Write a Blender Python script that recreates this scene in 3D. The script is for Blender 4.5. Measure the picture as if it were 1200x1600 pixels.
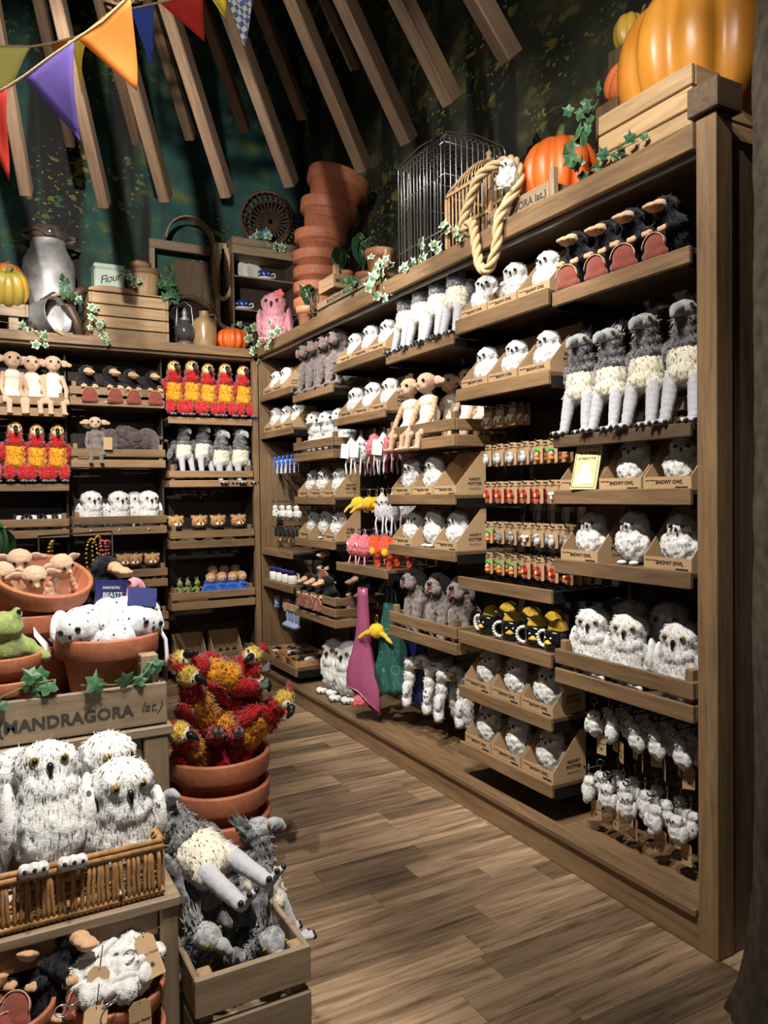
import bpy, bmesh, math, random
from math import sin, cos, pi, radians
from mathutils import Vector, Matrix, Euler, noise
for _o in list(bpy.data.objects): bpy.data.objects.remove(_o)
S = bpy.context.scene
COL = S.collection
rnd = random.Random(7)

# ------------------------------------------------------------------ camera
FPX, PITCH, ROLL, YAW, EYE = 1205.0, -.024, .013, radians(28.7), 1.45
_fw = Vector((sin(YAW)*cos(PITCH), cos(YAW)*cos(PITCH), sin(PITCH)))
_r0 = Vector((cos(YAW), -sin(YAW), 0)); _u0 = _r0.cross(_fw)
_r = _r0*cos(ROLL)-_u0*sin(ROLL); _u = _u0*cos(ROLL)+_r0*sin(ROLL)
cam = bpy.data.cameras.new('camera'); camo = bpy.data.objects.new('camera', cam); COL.objects.link(camo)
camo.matrix_world = Matrix((( _r.x,_u.x,-_fw.x,0),(_r.y,_u.y,-_fw.y,0),(_r.z,_u.z,-_fw.z,EYE),(0,0,0,1)))
cam.sensor_fit = 'VERTICAL'; cam.sensor_height = 36; cam.lens = FPX/1600*36; cam.clip_start = .05
S.camera = camo
# measuring helpers: a point of the photograph met with a known plane of the room
def _ray(px, py): return _fw+_r*((px-600)/FPX)-_u*((py-800)/FPX)
def atx(px, py, x): d = _ray(px, py); t = x/d.x; return Vector((x, d.y*t, EYE+d.z*t))
def aty(px, py, y): d = _ray(px, py); t = y/d.y; return Vector((d.x*t, y, EYE+d.z*t))
def atz(px, py, z): d = _ray(px, py); t = (z-EYE)/d.z; return Vector((d.x*t, d.y*t, z))
def atd(px, py, D): return Vector((0, 0, EYE))+_ray(px, py)*D

# ------------------------------------------------------------------ world, lamps, exposure
w = bpy.data.worlds.new('world'); S.world = w; w.use_nodes = True
w.node_tree.nodes['Background'].inputs[0].default_value = (1, .95, .88, 1)
w.node_tree.nodes['Background'].inputs[1].default_value = .075
S.view_settings.view_transform = 'Standard'; S.view_settings.look = 'None'
S.view_settings.exposure = 0.0; S.view_settings.gamma = 1; S.view_settings.use_curve_mapping = False
def spot(name, loc, aim, power, deg=50, blend=.5, col=(1, .93, .84), size=.025):
    l = bpy.data.lights.new(name, 'SPOT'); l.energy = power; l.spot_size = radians(deg); l.spot_blend = blend
    l.color = col; l.shadow_soft_size = size
    o = bpy.data.objects.new(name, l); COL.objects.link(o); o.location = loc
    o.rotation_euler = (Vector(aim)-Vector(loc)).to_track_quat('-Z', 'Y').to_euler(); return o
spot('track_spot_a', (.30, 1.35, 3.75), (2.05, 2.05, 1.75), 330, 50)
spot('track_spot_b', (.25, 2.30, 3.80), (2.05, 3.00, 1.70), 330, 50)
spot('track_spot_c', (.45, 3.20, 3.80), (2.10, 4.10, 1.75), 330, 52)
spot('track_spot_d', (.75, 3.90, 3.80), (2.10, 5.10, 1.65), 300, 50)
spot('track_spot_e', (.30, 3.30, 3.85), (.95, 5.70, 1.75), 270, 50)
spot('track_spot_f', (-.3, 3.10, 3.85), (.20, 5.70, 1.85), 220, 48)
spot('track_spot_g', (.50, .70, 3.60), (.20, 1.85, .75), 340, 34)
spot('track_spot_h', (.20, 1.60, 3.70), (.85, 2.70, .30), 190, 40)
spot('track_spot_i', (.40, 1.00, 3.70), (1.30, 2.60, 0), 260, 62)
spot('track_spot_j', (.10, 2.40, 3.40), (1.00, 6.3, 2.95), 430, 62)
spot('track_spot_k', (-.80, .20, 3.10), (.15, 2.2, 2.55), 95, 55)
spot('track_spot_l', (.20, 1.00, 3.55), (2.2, 2.3, 2.85), 140, 40)
spot('track_spot_m', (.05, 2.10, 3.45), (2.3, 3.9, 2.95), 190, 46)
spot('track_spot_n', (.90, 1.20, 3.30), (2.65, 2.6, 3.60), 60, 60)


# ------------------------------------------------------------------ materials
MATS = {}
def nmat(name):
    m = bpy.data.materials.new(name); m.use_nodes = True; nt = m.node_tree
    return m, nt, nt.nodes['Principled BSDF']
def nd(nt, t, **k):
    n = nt.nodes.new(t)
    for a, v in k.items():
        if a.startswith('i_'):
            n.inputs[a[2:].replace('_', ' ')].default_value = v
        else: setattr(n, a, v)
    return n
def ramp(nt, stops, interp='LINEAR'):
    r = nt.nodes.new('ShaderNodeValToRGB'); e = r.color_ramp; e.interpolation = interp
    while len(e.elements) < len(stops): e.elements.new(.5)
    for el, (p, c) in zip(e.elements, stops): el.position = p; el.color = (*c, 1)
    return r
def objcoord(nt, scale=(1, 1, 1), rand=True):
    tc = nt.nodes.new('ShaderNodeTexCoord'); mp = nt.nodes.new('ShaderNodeMapping')
    nt.links.new(tc.outputs['Object'], mp.inputs[0]); mp.inputs['Scale'].default_value = scale
    if rand:
        oi = nt.nodes.new('ShaderNodeObjectInfo'); ml = nt.nodes.new('ShaderNodeMath'); ml.operation = 'MULTIPLY'
        ml.inputs[1].default_value = 37.0; nt.links.new(oi.outputs['Random'], ml.inputs[0])
        cb = nt.nodes.new('ShaderNodeCombineXYZ')
        for i in range(3): nt.links.new(ml.outputs[0], cb.inputs[i])
        nt.links.new(cb.outputs[0], mp.inputs['Location'])
    return mp
def bump(nt, b, hsock, strength=.3, dist=.004):
    bn = nd(nt, 'ShaderNodeBump'); bn.inputs['Strength'].default_value = strength; bn.inputs['Distance'].default_value = dist
    nt.links.new(hsock, bn.inputs['Height']); nt.links.new(bn.outputs[0], b.inputs['Normal'])
def wood(name, c1, c2, axis, rough=.62, k=1.0, var=.35, tight=.25):
    m, nt, b = nmat(name); L = nt.links
    sc = [28*k]*3; sc[axis] = 2.2*k
    mp = objcoord(nt, sc)
    n = nd(nt, 'ShaderNodeTexNoise'); n.inputs['Scale'].default_value = 1.6; n.inputs['Detail'].default_value = 7; n.inputs['Roughness'].default_value = .65; n.inputs['Distortion'].default_value = .6
    L.new(mp.outputs[0], n.inputs['Vector'])
    r = ramp(nt, [(.5-tight, c1), (.5, [(a*.9+d*1.1)/2 for a, d in zip(c1, c2)]), (.5+tight, c2)]); L.new(n.outputs['Fac'], r.inputs[0])
    mp2 = objcoord(nt, [s*.16 for s in sc]); n2 = nd(nt, 'ShaderNodeTexNoise'); n2.inputs['Scale'].default_value = 1.2; n2.inputs['Detail'].default_value = 3
    L.new(mp2.outputs[0], n2.inputs['Vector'])
    oi = nd(nt, 'ShaderNodeObjectInfo')
    ad = nd(nt, 'ShaderNodeMath', operation='MULTIPLY_ADD'); ad.inputs[1].default_value = var; ad.inputs[2].default_value = .9-var*.5; L.new(oi.outputs['Random'], ad.inputs[0])
    a2 = nd(nt, 'ShaderNodeMath', operation='MULTIPLY_ADD'); a2.inputs[1].default_value = .7; a2.inputs[2].default_value = .68; L.new(n2.outputs['Fac'], a2.inputs[0])
    m2 = nd(nt, 'ShaderNodeMath', operation='MULTIPLY'); L.new(ad.outputs[0], m2.inputs[0]); L.new(a2.outputs[0], m2.inputs[1])
    vm = nd(nt, 'ShaderNodeVectorMath', operation='SCALE'); L.new(r.outputs[0], vm.inputs[0]); L.new(m2.outputs[0], vm.inputs['Scale'])
    L.new(vm.outputs[0], b.inputs['Base Color']); b.inputs['Roughness'].default_value = rough
    bump(nt, b, n.outputs['Fac'], .25, .002)
    return m
def wood3(name, c1, c2, **k): MATS[name] = [wood(name+a, c1, c2, i, **k) for i, a in enumerate('xyz')]
wood3('brown', (.112, .064, .030), (.300, .186, .092))
wood3('walnut', (.060, .035, .019), (.165, .105, .058))
wood3('pale', (.22, .135, .062), (.46, .31, .165))
wood3('grey', (.15, .102, .062), (.35, .26, .165))
wood3('dark', (.018, .012, .008), (.045, .03, .02))
wood3('beam', (.040, .023, .012), (.125, .076, .042), rough=.7)
wood3('plank', (.105, .064, .036), (.36, .25, .155), rough=.42, k=.8, var=.8, tight=.16)
def plain(name, col, rough=.6, metal=0, var=0, scale=30, bmp=0, spec=None, coat=0):
    m, nt, b = nmat(name); b.inputs['Base Color'].default_value = (*col, 1); b.inputs['Roughness'].default_value = rough; b.inputs['Metallic'].default_value = metal
    if coat: b.inputs['Coat Weight'].default_value = coat; b.inputs['Coat Roughness'].default_value = .15
    if var or bmp:
        mp = objcoord(nt); n = nd(nt, 'ShaderNodeTexNoise'); n.inputs['Scale'].default_value = scale; n.inputs['Detail'].default_value = 5
        nt.links.new(mp.outputs[0], n.inputs['Vector'])
        if var:
            r = ramp(nt, [(.3, [c*(1-var) for c in col]), (.7, [min(1, c*(1+var)) for c in col])]); nt.links.new(n.outputs['Fac'], r.inputs[0]); nt.links.new(r.outputs[0], b.inputs['Base Color'])
        if bmp: bump(nt, b, n.outputs['Fac'], bmp, .003)
    MATS[name] = m; return m
def fur(name, col, var=.18, scale=120, bmp=.6, sheen=.4, dark=None):
    m, nt, b = nmat(name)
    mp = objcoord(nt); n = nd(nt, 'ShaderNodeTexNoise'); n.inputs['Scale'].default_value = scale; n.inputs['Detail'].default_value = 4; n.inputs['Roughness'].default_value = .7
    nt.links.new(mp.outputs[0], n.inputs['Vector'])
    d = dark or [c*(1-var*1.6) for c in col]
    r = ramp(nt, [(.32, d), (.62, [min(1, c*(1+var*.4)) for c in col])]); nt.links.new(n.outputs['Fac'], r.inputs[0]); nt.links.new(r.outputs[0], b.inputs['Base Color'])
    b.inputs['Roughness'].default_value = .92; b.inputs['Specular IOR Level'].default_value = .15; b.inputs['Sheen Weight'].default_value = sheen; b.inputs['Sheen Roughness'].default_value = .5
    bump(nt, b, n.outputs['Fac'], bmp, .005)
    MATS[name] = m; return m
def spotted(name, col, spotc, scale=38, thr=.2):
    m = fur(name, col, .08); nt = m.node_tree; b = nt.nodes['Principled BSDF']
    mp = objcoord(nt, (1, 1, .75)); v = nd(nt, 'ShaderNodeTexVoronoi'); v.inputs['Scale'].default_value = scale; nt.links.new(mp.outputs[0], v.inputs['Vector'])
    r = ramp(nt, [(thr, (1, 1, 1)), (thr+.06, (0, 0, 0))]); nt.links.new(v.outputs['Distance'], r.inputs[0])
    mx = nd(nt, 'ShaderNodeMix', data_type='RGBA'); src = b.inputs['Base Color'].links[0].from_socket
    nt.links.new(r.outputs[0], mx.inputs['Factor']); nt.links.new(src, mx.inputs[6]); mx.inputs[7].default_value = (*spotc, 1); nt.links.new(mx.outputs[2], b.inputs['Base Color'])
    return m
fur('owl_white', (.76, .76, .745), .16, 110, 1.0)
spotted('owl_spot', (.75, .75, .74), (.10, .09, .08), 40, .2)
spotted('owl_velvet', (.60, .61, .64), (.03, .03, .035), 46, .15)
fur('cream', (.66, .62, .50), .12, 80)
fur('hip_dark', (.17, .17, .18), .6, 45, .8)
fur('hip_light', (.34, .35, .36), .35, 60, .7)
fur('hip_beak', (.30, .32, .32), .1, 200, .15)
fur('hip_leg', (.42, .42, .47), .1, 250, .2)
fur('black_fur', (.012, .012, .016), .5, 130, .9, .15)
fur('tan', (.62, .38, .21), .15, 140, .3)
fur('pouch', (.22, .055, .04), .15, 200, .2)
fur('red_fur', (.55, .015, .02), .45, 90, .9)
fur('orange_fur', (.95, .36, .02), .35, 90, .9)
fur('yellow_fur', (.92, .58, .09), .3, 90, .8)
fur('face_white', (.88, .80, .68), .06, 200, .2)
fur('foot_grey', (.16, .165, .19), .15, 200, .2)
fur('skin', (.56, .37, .25), .12, 90, .3)
fur('tunic', (.80, .74, .62), .1, 60, .5)
fur('hound', (.20, .165, .155), .3, 55, .6)
fur('hound_dark', (.055, .042, .04), .3, 70, .5)
fur('pink_fur', (.85, .36, .45), .15, 90, .6)
fur('coral_fur', (.90, .20, .24), .2, 110, .7)
fur('lion_tan', (.50, .27, .10), .2, 120, .6)
fur('green_plush', (.26, .33, .10), .25, 70, .4)
fur('blue_cloth', (.03, .12, .55), .2, 120, .3)
fur('hat_yellow', (.85, .52, .02), .2, 150, .4)
fur('scarlet', (.85, .09, .02), .2, 110, .5)
fur('dark_skin', (.095, .075, .07), .35, 40, .6)
fur('owl_grey', (.42, .38, .33), .2, 70, .6)
fur('lilac_blue', (.32, .45, .75), .25, 90, .4)
plain('black', (.008, .008, .009), .45); plain('gloss_black', (.006, .006, .007), .12, coat=.5)
plain('eye_amber', (.22, .13, .015), .15); plain('white', (.8, .8, .8), .5); plain('beak_pink', (.6, .05, .06), .5)
plain('card', (.44, .29, .155), .8, var=.06, scale=60); plain('card_dark', (.30, .19, .095), .8, var=.08, scale=60)
plain('ink', (.02, .015, .012), .7); plain('stencil', (.035, .03, .025), .8); plain('gold', (.62, .40, .10), .3, .9)
plain('terracotta', (.40, .135, .066), .62, var=.16, scale=9, bmp=.1); plain('terra_pale', (.52, .235, .125), .65, var=.14, scale=12, bmp=.1)
plain('soil', (.02, .014, .01), .95, var=.4, scale=80, bmp=.6)
plain('steel', (.42, .42, .42), .32, .9); plain('iron', (.02, .02, .022), .45, .6); plain('churn', (.40, .40, .40), .55, .35, var=.35, scale=11, bmp=.2)
plain('zinc', (.30, .31, .32), .5, .6, var=.2, scale=20); plain('churn_lid', (.16, .115, .09), .55, .4, var=.3, scale=25)
plain('rope', (.42, .29, .15), .9, var=.25, scale=220, bmp=.5); plain('rope_pale', (.5, .37, .2), .9, var=.2, scale=220, bmp=.5)
plain('mint', (.55, .68, .58), .4); plain('leather', (.06, .032, .022), .45, var=.3, scale=20, bmp=.2)
plain('cage_wood', (.38, .24, .12), .55, var=.2, scale=60); plain('wicker', (.40, .215, .085), .5, var=.3, scale=70); plain('wicker_dark', (.10, .055, .03), .6, var=.3, scale=60)
plain('glass_dark', (.05, .05, .05), .05, coat=.5); plain('jug', (.36, .24, .12), .3, var=.2, scale=15, coat=.4)
plain('china_blue', (.015, .05, .24), .12, coat=.4); plain('china_white', (.78, .76, .70), .2, coat=.3)
plain('stem', (.13, .15, .05), .7, var=.3, scale=40); plain('twig', (.085, .045, .025), .8, var=.35, scale=60, bmp=.4)
plain('bark', (.050, .038, .024), .95, var=.6, scale=22, bmp=1.0); plain('grass_dark', (.02, .035, .015), .9)
plain('navy', (.015, .022, .13), .45); plain('paper', (.78, .78, .78), .6); plain('paper_blue', (.25, .32, .5), .6); plain('pink_pvc', (.34, .085, .18), .28, var=.1, scale=8, coat=.3)
plain('bead_gold', (.60, .42, .12), .25, .7); plain('bead_pink', (.45, .10, .12), .3, .4); plain('wax_green', (.03, .42, .06), .5); plain('wax_orange', (.85, .2, .02), .5); plain('mug_yellow', (.62, .40, .04), .5, var=.25, scale=60, bmp=.4)
plain('ornament', (.12, .35, .45), .15, .3); plain('sign_yellow', (.72, .62, .30), .5); plain('photo_strap', (.72, .72, .75), .6)
for nm, c in dict(f_yellow=(.95, .80, .12), f_orange=(.70, .22, .02), f_purple=(.16, .10, .42), f_blue=(.07, .13, .58), f_red=(.72, .05, .03), f_cream=(.9, .88, .30)).items():
    m = plain(nm, c, .8, var=.05, scale=300, bmp=.15); nt = m.node_tree; b_ = nt.nodes['Principled BSDF']; tl_ = nd(nt, 'ShaderNodeBsdfTranslucent'); tl_.inputs[0].default_value = (*c, 1); mx_ = nd(nt, 'ShaderNodeMixShader'); mx_.inputs[0].default_value = .45
    nt.links.new(b_.outputs[0], mx_.inputs[1]); nt.links.new(tl_.outputs[0], mx_.inputs[2]); nt.links.new(mx_.outputs[0], nt.nodes['Material Output'].inputs[0])
def two_tone(name, inner, outer, size, veins=True, rough=.5):
    # leaf: inner colour breaks up into a pale rim; a procedural pattern of the leaf itself
    m, nt, b = nmat(name); tc = nd(nt, 'ShaderNodeTexCoord'); L = nt.links
    vm = nd(nt, 'ShaderNodeVectorMath', operation='LENGTH'); L.new(tc.outputs['Object'], vm.inputs[0])
    n = nd(nt, 'ShaderNodeTexNoise'); n.inputs['Scale'].default_value = 60; L.new(tc.outputs['Object'], n.inputs['Vector'])
    ma = nd(nt, 'ShaderNodeMath', operation='MULTIPLY_ADD'); ma.inputs[1].default_value = size*.9; L.new(n.outputs['Fac'], ma.inputs[0]); L.new(vm.outputs['Value'], ma.inputs[2])
    dv = nd(nt, 'ShaderNodeMath', operation='DIVIDE'); dv.inputs[1].default_value = size*2; L.new(ma.outputs[0], dv.inputs[0])
    r = ramp(nt, [(.45, inner), (.62, outer)]); L.new(dv.outputs[0], r.inputs[0]); L.new(r.outputs[0], b.inputs['Base Color']); b.inputs['Roughness'].default_value = rough
    MATS[name] = m
two_tone('ivy_pale', (.10, .22, .12), (.55, .62, .45), .022); two_tone('ivy_green', (.03, .10, .04), (.07, .17, .08), .03)
plain('leaf_big', (.035, .10, .04), .35, var=.35, scale=25); plain('leaf_vein', (.40, .50, .33), .5)
def pumpkin_mat(name, c1, c2, c3=None):
    m, nt, b = nmat(name); mp = objcoord(nt, (1, 1, .35)); n = nd(nt, 'ShaderNodeTexNoise'); n.inputs['Scale'].default_value = 9; n.inputs['Detail'].default_value = 4
    nt.links.new(mp.outputs[0], n.inputs['Vector']); r = ramp(nt, [(.3, c1), (.7, c2)]); nt.links.new(n.outputs['Fac'], r.inputs[0]); nt.links.new(r.outputs[0], b.inputs['Base Color']); b.inputs['Roughness'].default_value = .4
    MATS[name] = m
pumpkin_mat('pumpkin', (.72, .10, .015), (.85, .20, .03)); pumpkin_mat('pumpkin_gold', (.42, .15, .014), (.60, .27, .035)); pumpkin_mat('gourd', (.55, .32, .04), (.16, .17, .04)); pumpkin_mat('pumpkin_red', (.55, .10, .03), (.70, .22, .08))
def checker_mat(name, a, b_, sc):
    m, nt, b = nmat(name); mp = objcoord(nt, rand=False); mp.inputs['Rotation'].default_value = (0, radians(35), 0); c = nd(nt, 'ShaderNodeTexChecker'); c.inputs['Scale'].default_value = sc
    c.inputs[1].default_value = (*a, 1); c.inputs[2].default_value = (*b_, 1); nt.links.new(mp.outputs[0], c.inputs['Vector']); nt.links.new(c.outputs[0], b.inputs['Base Color']); b.inputs['Roughness'].default_value = .8; MATS[name] = m
checker_mat('harlequin', (.75, .72, .60), (.10, .16, .42), 70)
def bag_green():
    m, nt, b = nmat('bag_green'); mp = objcoord(nt); v = nd(nt, 'ShaderNodeTexVoronoi'); v.inputs['Scale'].default_value = 16; nt.links.new(mp.outputs[0], v.inputs['Vector'])
    r = ramp(nt, [(.30, (.015, .085, .07)), (.34, (.06, .26, .20)), (.40, (.015, .085, .07))]); nt.links.new(v.outputs['Distance'], r.inputs[0]); nt.links.new(r.outputs[0], b.inputs['Base Color']); b.inputs['Roughness'].default_value = .7; MATS['bag_green'] = m
bag_green()
def mural(name, axis, hill=False):
    # painted woodland: near-black trunks, blue-green distance, a meadow band with yellow leaf dabs
    m, nt, b = nmat(name); L = nt.links
    tc = nd(nt, 'ShaderNodeTexCoord'); mp = nd(nt, 'ShaderNodeMapping'); L.new(tc.outputs['Object'], mp.inputs[0])
    if axis == 1: mp.inputs['Rotation'].default_value = (0, 0, radians(90))
    sp = nd(nt, 'ShaderNodeSeparateXYZ'); L.new(mp.outputs[0], sp.inputs[0])
    def noi(scale, sc3, det=5, rot=None):
        q = nd(nt, 'ShaderNodeMapping'); q.inputs['Scale'].default_value = sc3
        if rot: q.inputs['Rotation'].default_value = rot
        L.new(mp.outputs[0], q.inputs[0]); n = nd(nt, 'ShaderNodeTexNoise'); n.inputs['Scale'].default_value = scale; n.inputs['Detail'].default_value = det; L.new(q.outputs[0], n.inputs['Vector']); return n
    def mix(f, a, c):
        x = nd(nt, 'ShaderNodeMix', data_type='RGBA'); L.new(f, x.inputs['Factor'])
        for i, v in ((6, a), (7, c)):
            if isinstance(v, tuple): x.inputs[i].default_value = (*v, 1)
            else: L.new(v, x.inputs[i])
        return x.outputs[2]
    sky = ramp(nt, [(.3, (.008, .010, .008)), (.55, (.022, .028, .020)), (.75, (.06, .07, .07))] if hill else [(.3, (.010, .018, .018)), (.55, (.022, .040, .034)), (.75, (.07, .085, .075))]); L.new(noi(1.3, (1, 1, .6), 6).outputs['Fac'], sky.inputs[0])
    mead = ramp(nt, [(.3, (.010, .012, .007)), (.55, (.032, .034, .016)), (.72, (.11, .10, .04))] if hill else [(.3, (.008, .036, .032)), (.55, (.018, .078, .066)), (.72, (.09, .13, .035))]); L.new(noi(3.2, (1, 1, 1.6), 7, (0, radians(20), 0)).outputs['Fac'], mead.inputs[0])
    zz = nd(nt, 'ShaderNodeMapRange'); zz.inputs['From Min'].default_value = 3.75; zz.inputs['From Max'].default_value = 3.2; L.new(sp.outputs['Z'], zz.inputs['Value'])
    c = mix(zz.outputs[0], sky.outputs[0], mead.outputs[0])
    tr = ramp(nt, [(.50, (0, 0, 0)), (.56, (1, 1, 1))]); L.new(noi(2.1, (1.7, 1, .08), 2).outputs['Fac'], tr.inputs[0])
    c = mix(tr.outputs[0], c, (.008, .009, .008))
    for scale, thr, colr in ((8, .60, (.20, .19, .035)), (24, .63, (.36, .33, .07)), (15, .64, (.05, .15, .07))):
        a = ramp(nt, [(thr, (0, 0, 0)), (thr+.03, (1, 1, 1))]); L.new(noi(scale, (1, 1, 1.5), 3).outputs['Fac'], a.inputs[0])
        k = ramp(nt, [(.46, (0, 0, 0)), (.6, (1, 1, 1))]); L.new(noi(1.1, (1, 1, 1), 2).outputs['Fac'], k.inputs[0])
        mm = nd(nt, 'ShaderNodeMath', operation='MULTIPLY'); L.new(a.outputs[0], mm.inputs[0]); L.new(k.outputs[0], mm.inputs[1])
        c = mix(mm.outputs[0], c, colr)
    L.new(c, b.inputs['Base Color']); b.inputs['Roughness'].default_value = .75; MATS[name] = m
mural('mural_x', 0); mural('mural_y', 1, True)

# ------------------------------------------------------------------ mesh helpers
def link(name, data, mat=None, parent=None, loc=None, rot=None, scale=None):
    o = bpy.data.objects.new(name, data); COL.objects.link(o)
    if mat is not None and data is not None:
        m = MATS[mat] if isinstance(mat, str) else mat
        if not data.materials: data.materials.append(m)
    if parent: o.parent = parent
    if loc is not None: o.location = loc
    if rot is not None: o.rotation_euler = rot
    if scale is not None: o.scale = scale if hasattr(scale, '__len__') else (scale,)*3
    return o
def tag(o, label, cat, group=None, kind=None):
    if label: o['label'] = label
    if cat: o['category'] = cat
    if group: o['group'] = group
    if kind: o['kind'] = kind
    return o
def thing(name, label, cat, loc=(0, 0, 0), rz=0, group=None, kind=None):
    o = link(name, None, loc=loc, rot=rz if hasattr(rz, '__len__') else (0, 0, rz)); o.empty_display_size = .05
    return tag(o, label, cat, group, kind)
def mesh_of(bm, smooth=False):
    me = bpy.data.meshes.new('m'); bm.to_mesh(me); bm.free()
    if smooth:
        for p in me.polygons: p.use_smooth = True
    return me
def pydata(v, f, smooth=False):
    me = bpy.data.meshes.new('m'); me.from_pydata([tuple(a) for a in v], [], f); me.update()
    if smooth:
        for p in me.polygons: p.use_smooth = True
    return me
BOXC = {}
def woodmat(kind, dims): return MATS[kind][max(range(3), key=lambda i: dims[i])]
def boxmesh(dims, mat, bev=.003):
    key = (tuple(round(d, 4) for d in dims), mat, bev)
    if key not in BOXC:
        bm = bmesh.new(); bmesh.ops.create_cube(bm, size=1); bmesh.ops.scale(bm, vec=dims, verts=bm.verts)
        if bev: bmesh.ops.bevel(bm, geom=bm.edges[:], offset=min(bev, min(dims)*.3), segments=1, affect='EDGES')
        me = mesh_of(bm); m = MATS[mat]; me.materials.append(woodmat(mat, dims) if isinstance(m, list) else m); BOXC[key] = me
    return BOXC[key]
def box(name, mn, mx, mat, parent=None, bev=.003, rot=None):
    d = [b-a for a, b in zip(mn, mx)]; c = [(a+b)/2 for a, b in zip(mn, mx)]
    return link(name, boxmesh(d, mat, bev), None, parent, c, rot)
def lathe(prof, n=24, smooth=True, ribs=0, ribd=0):
    v = []; f = []
    for r, z in prof:
        for i in range(n):
            a = 2*pi*i/n; q = r*(1-ribd*(abs(cos(ribs*a/2))**5) if ribs else 1); v.append((q*cos(a), q*sin(a), z))
    for j in range(len(prof)-1):
        for i in range(n): f.append((j*n+i, j*n+(i+1) % n, (j+1)*n+(i+1) % n, (j+1)*n+i))
    if prof[0][0] > 1e-4: f.append(tuple(range(n))[::-1])
    if prof[-1][0] > 1e-4: f.append(tuple((len(prof)-1)*n+i for i in range(n)))
    return pydata(v, f, smooth)
def tubes(paths, r, n=6, closed=False, smooth=True, bm_extra=None):
    """one mesh from several poly-lines; r a number or a per-point list"""
    v = []; f = []
    for P in paths:
        P = [Vector(p) for p in P]; base = len(v); m = len(P); up = None
        for i, p in enumerate(P):
            if closed: t = P[(i+1) % m]-P[i-1]
            else: t = P[min(i+1, m-1)]-P[max(i-1, 0)]
            t.normalize()
            if up is None: up = t.orthogonal().normalized()
            else:
                up = (up-t*up.dot(t))
                up = up.normalized() if up.length > 1e-6 else t.orthogonal().normalized()
            s = t.cross(up); rr = r[i] if hasattr(r, '__len__') else r
            for k in range(n): a = 2*pi*k/n; v.append(p+(up*cos(a)+s*sin(a))*rr)
        for i in range(m if closed else m-1):
            j = (i+1) % m
            for k in range(n): f.append((base+i*n+k, base+i*n+(k+1) % n, base+j*n+(k+1) % n, base+j*n+k))
        if not closed: f.append(tuple(base+k for k in range(n))[::-1]); f.append(tuple(base+(m-1)*n+k for k in range(n)))
    return pydata(v, f, smooth)
def slab(outline, th, bend=None, smooth=False):
    """outline in xz, thickness in y"""
    n = len(outline); v = [(x, -th/2, z) for x, z in outline]+[(x, th/2, z) for x, z in outline]
    f = [tuple(range(n)), tuple(range(2*n-1, n-1, -1))]+[((i+1) % n, i, n+i, n+(i+1) % n) for i in range(n)]
    if bend: v = [bend(Vector(p)) for p in v]
    return pydata(v, f, smooth)
def E_(c, r, rot=(0, 0, 0)): return (Vector(c), Vector(r if hasattr(r, '__len__') else (r, r, r)), rot)
def limb(a, b, r1, r2, n=5):
    a = Vector(a); b = Vector(b); return [E_(a.lerp(b, i/(n-1)), r1+(r2-r1)*i/(n-1)) for i in range(n)]
def blob(parts, vox=.006, lump=.003, freq=60, smooth=4, seed=0, ridged=False, tuft=0, tlen=.012, tdir=(0, 0, -1), lay=.6):
    """soft continuous body grown over a set of ellipsoids"""
    bm = bmesh.new()
    for c, r, rot in parts:
        M = Matrix.Translation(c) @ Euler(rot).to_matrix().to_4x4() @ Matrix.Diagonal((*r, 1))
        bmesh.ops.create_icosphere(bm, subdivisions=3, radius=1, matrix=M)
    me = mesh_of(bm); o = bpy.data.objects.new('tmp', me); COL.objects.link(o)
    md = o.modifiers.new('r', 'REMESH'); md.mode = 'VOXEL'; md.voxel_size = vox
    if smooth: sm = o.modifiers.new('s', 'SMOOTH'); sm.iterations = smooth; sm.factor = .5
    dg = bpy.context.evaluated_depsgraph_get(); out = bpy.data.meshes.new_from_object(o.evaluated_get(dg))
    bpy.data.objects.remove(o); bpy.data.meshes.remove(me)
    if lump:
        off = Vector((seed*3.1, seed*1.7, seed)); nn = [v.normal.copy() for v in out.vertices]
        for v, q in zip(out.vertices, nn):
            a = noise.noise(v.co*freq+off)+.5*noise.noise(v.co*freq*2.3+off)
            if ridged: a = .6-abs(a)*2
            v.co += q*lump*a
    if tuft:
        R = random.Random(seed); V = [v.co.copy() for v in out.vertices]; F = [tuple(p.vertices) for p in out.polygons]; d = Vector(tdir)
        N = [v.normal.copy() for v in out.vertices]; nv = len(V)
        for _ in range(tuft):
            i = R.randrange(nv); p = V[i]; q = N[i]; t = (q*(1-lay)+(d-q*d.dot(q))*lay+Vector((R.gauss(0, .2), R.gauss(0, .2), R.gauss(0, .2)))).normalized()
            s = t.cross(q); s = s.normalized() if s.length > 1e-5 else q.orthogonal().normalized(); wd = tlen*.16*R.uniform(.7, 1.4); le = tlen*R.uniform(.6, 1.3)
            b = len(V); V += [p+s*wd-q*.002, p-s*wd-q*.002, p+q*wd*1.2, p+t*le]; F += [(b, b+1, b+3), (b+1, b+2, b+3), (b+2, b, b+3)]; N += [(q+s*.25).normalized(), (q-s*.25).normalized(), q, (q+t*.35).normalized()]
        bpy.data.meshes.remove(out); me = pydata(V, F, True); me.normals_split_custom_set_from_vertices([tuple(a) for a in N]); return me
    for p in out.polygons: p.use_smooth = True
    return out
def ball(c, r, seg=10, rot=(0, 0, 0)):
    bm = bmesh.new(); r = r if hasattr(r, '__len__') else (r,)*3
    bmesh.ops.create_uvsphere(bm, u_segments=seg, v_segments=max(5, seg*2//3), radius=1, matrix=Matrix.Translation(c) @ Euler(rot).to_matrix().to_4x4() @ Matrix.Diagonal((*r, 1)))
    return mesh_of(bm, True)
TXT = {}
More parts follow.
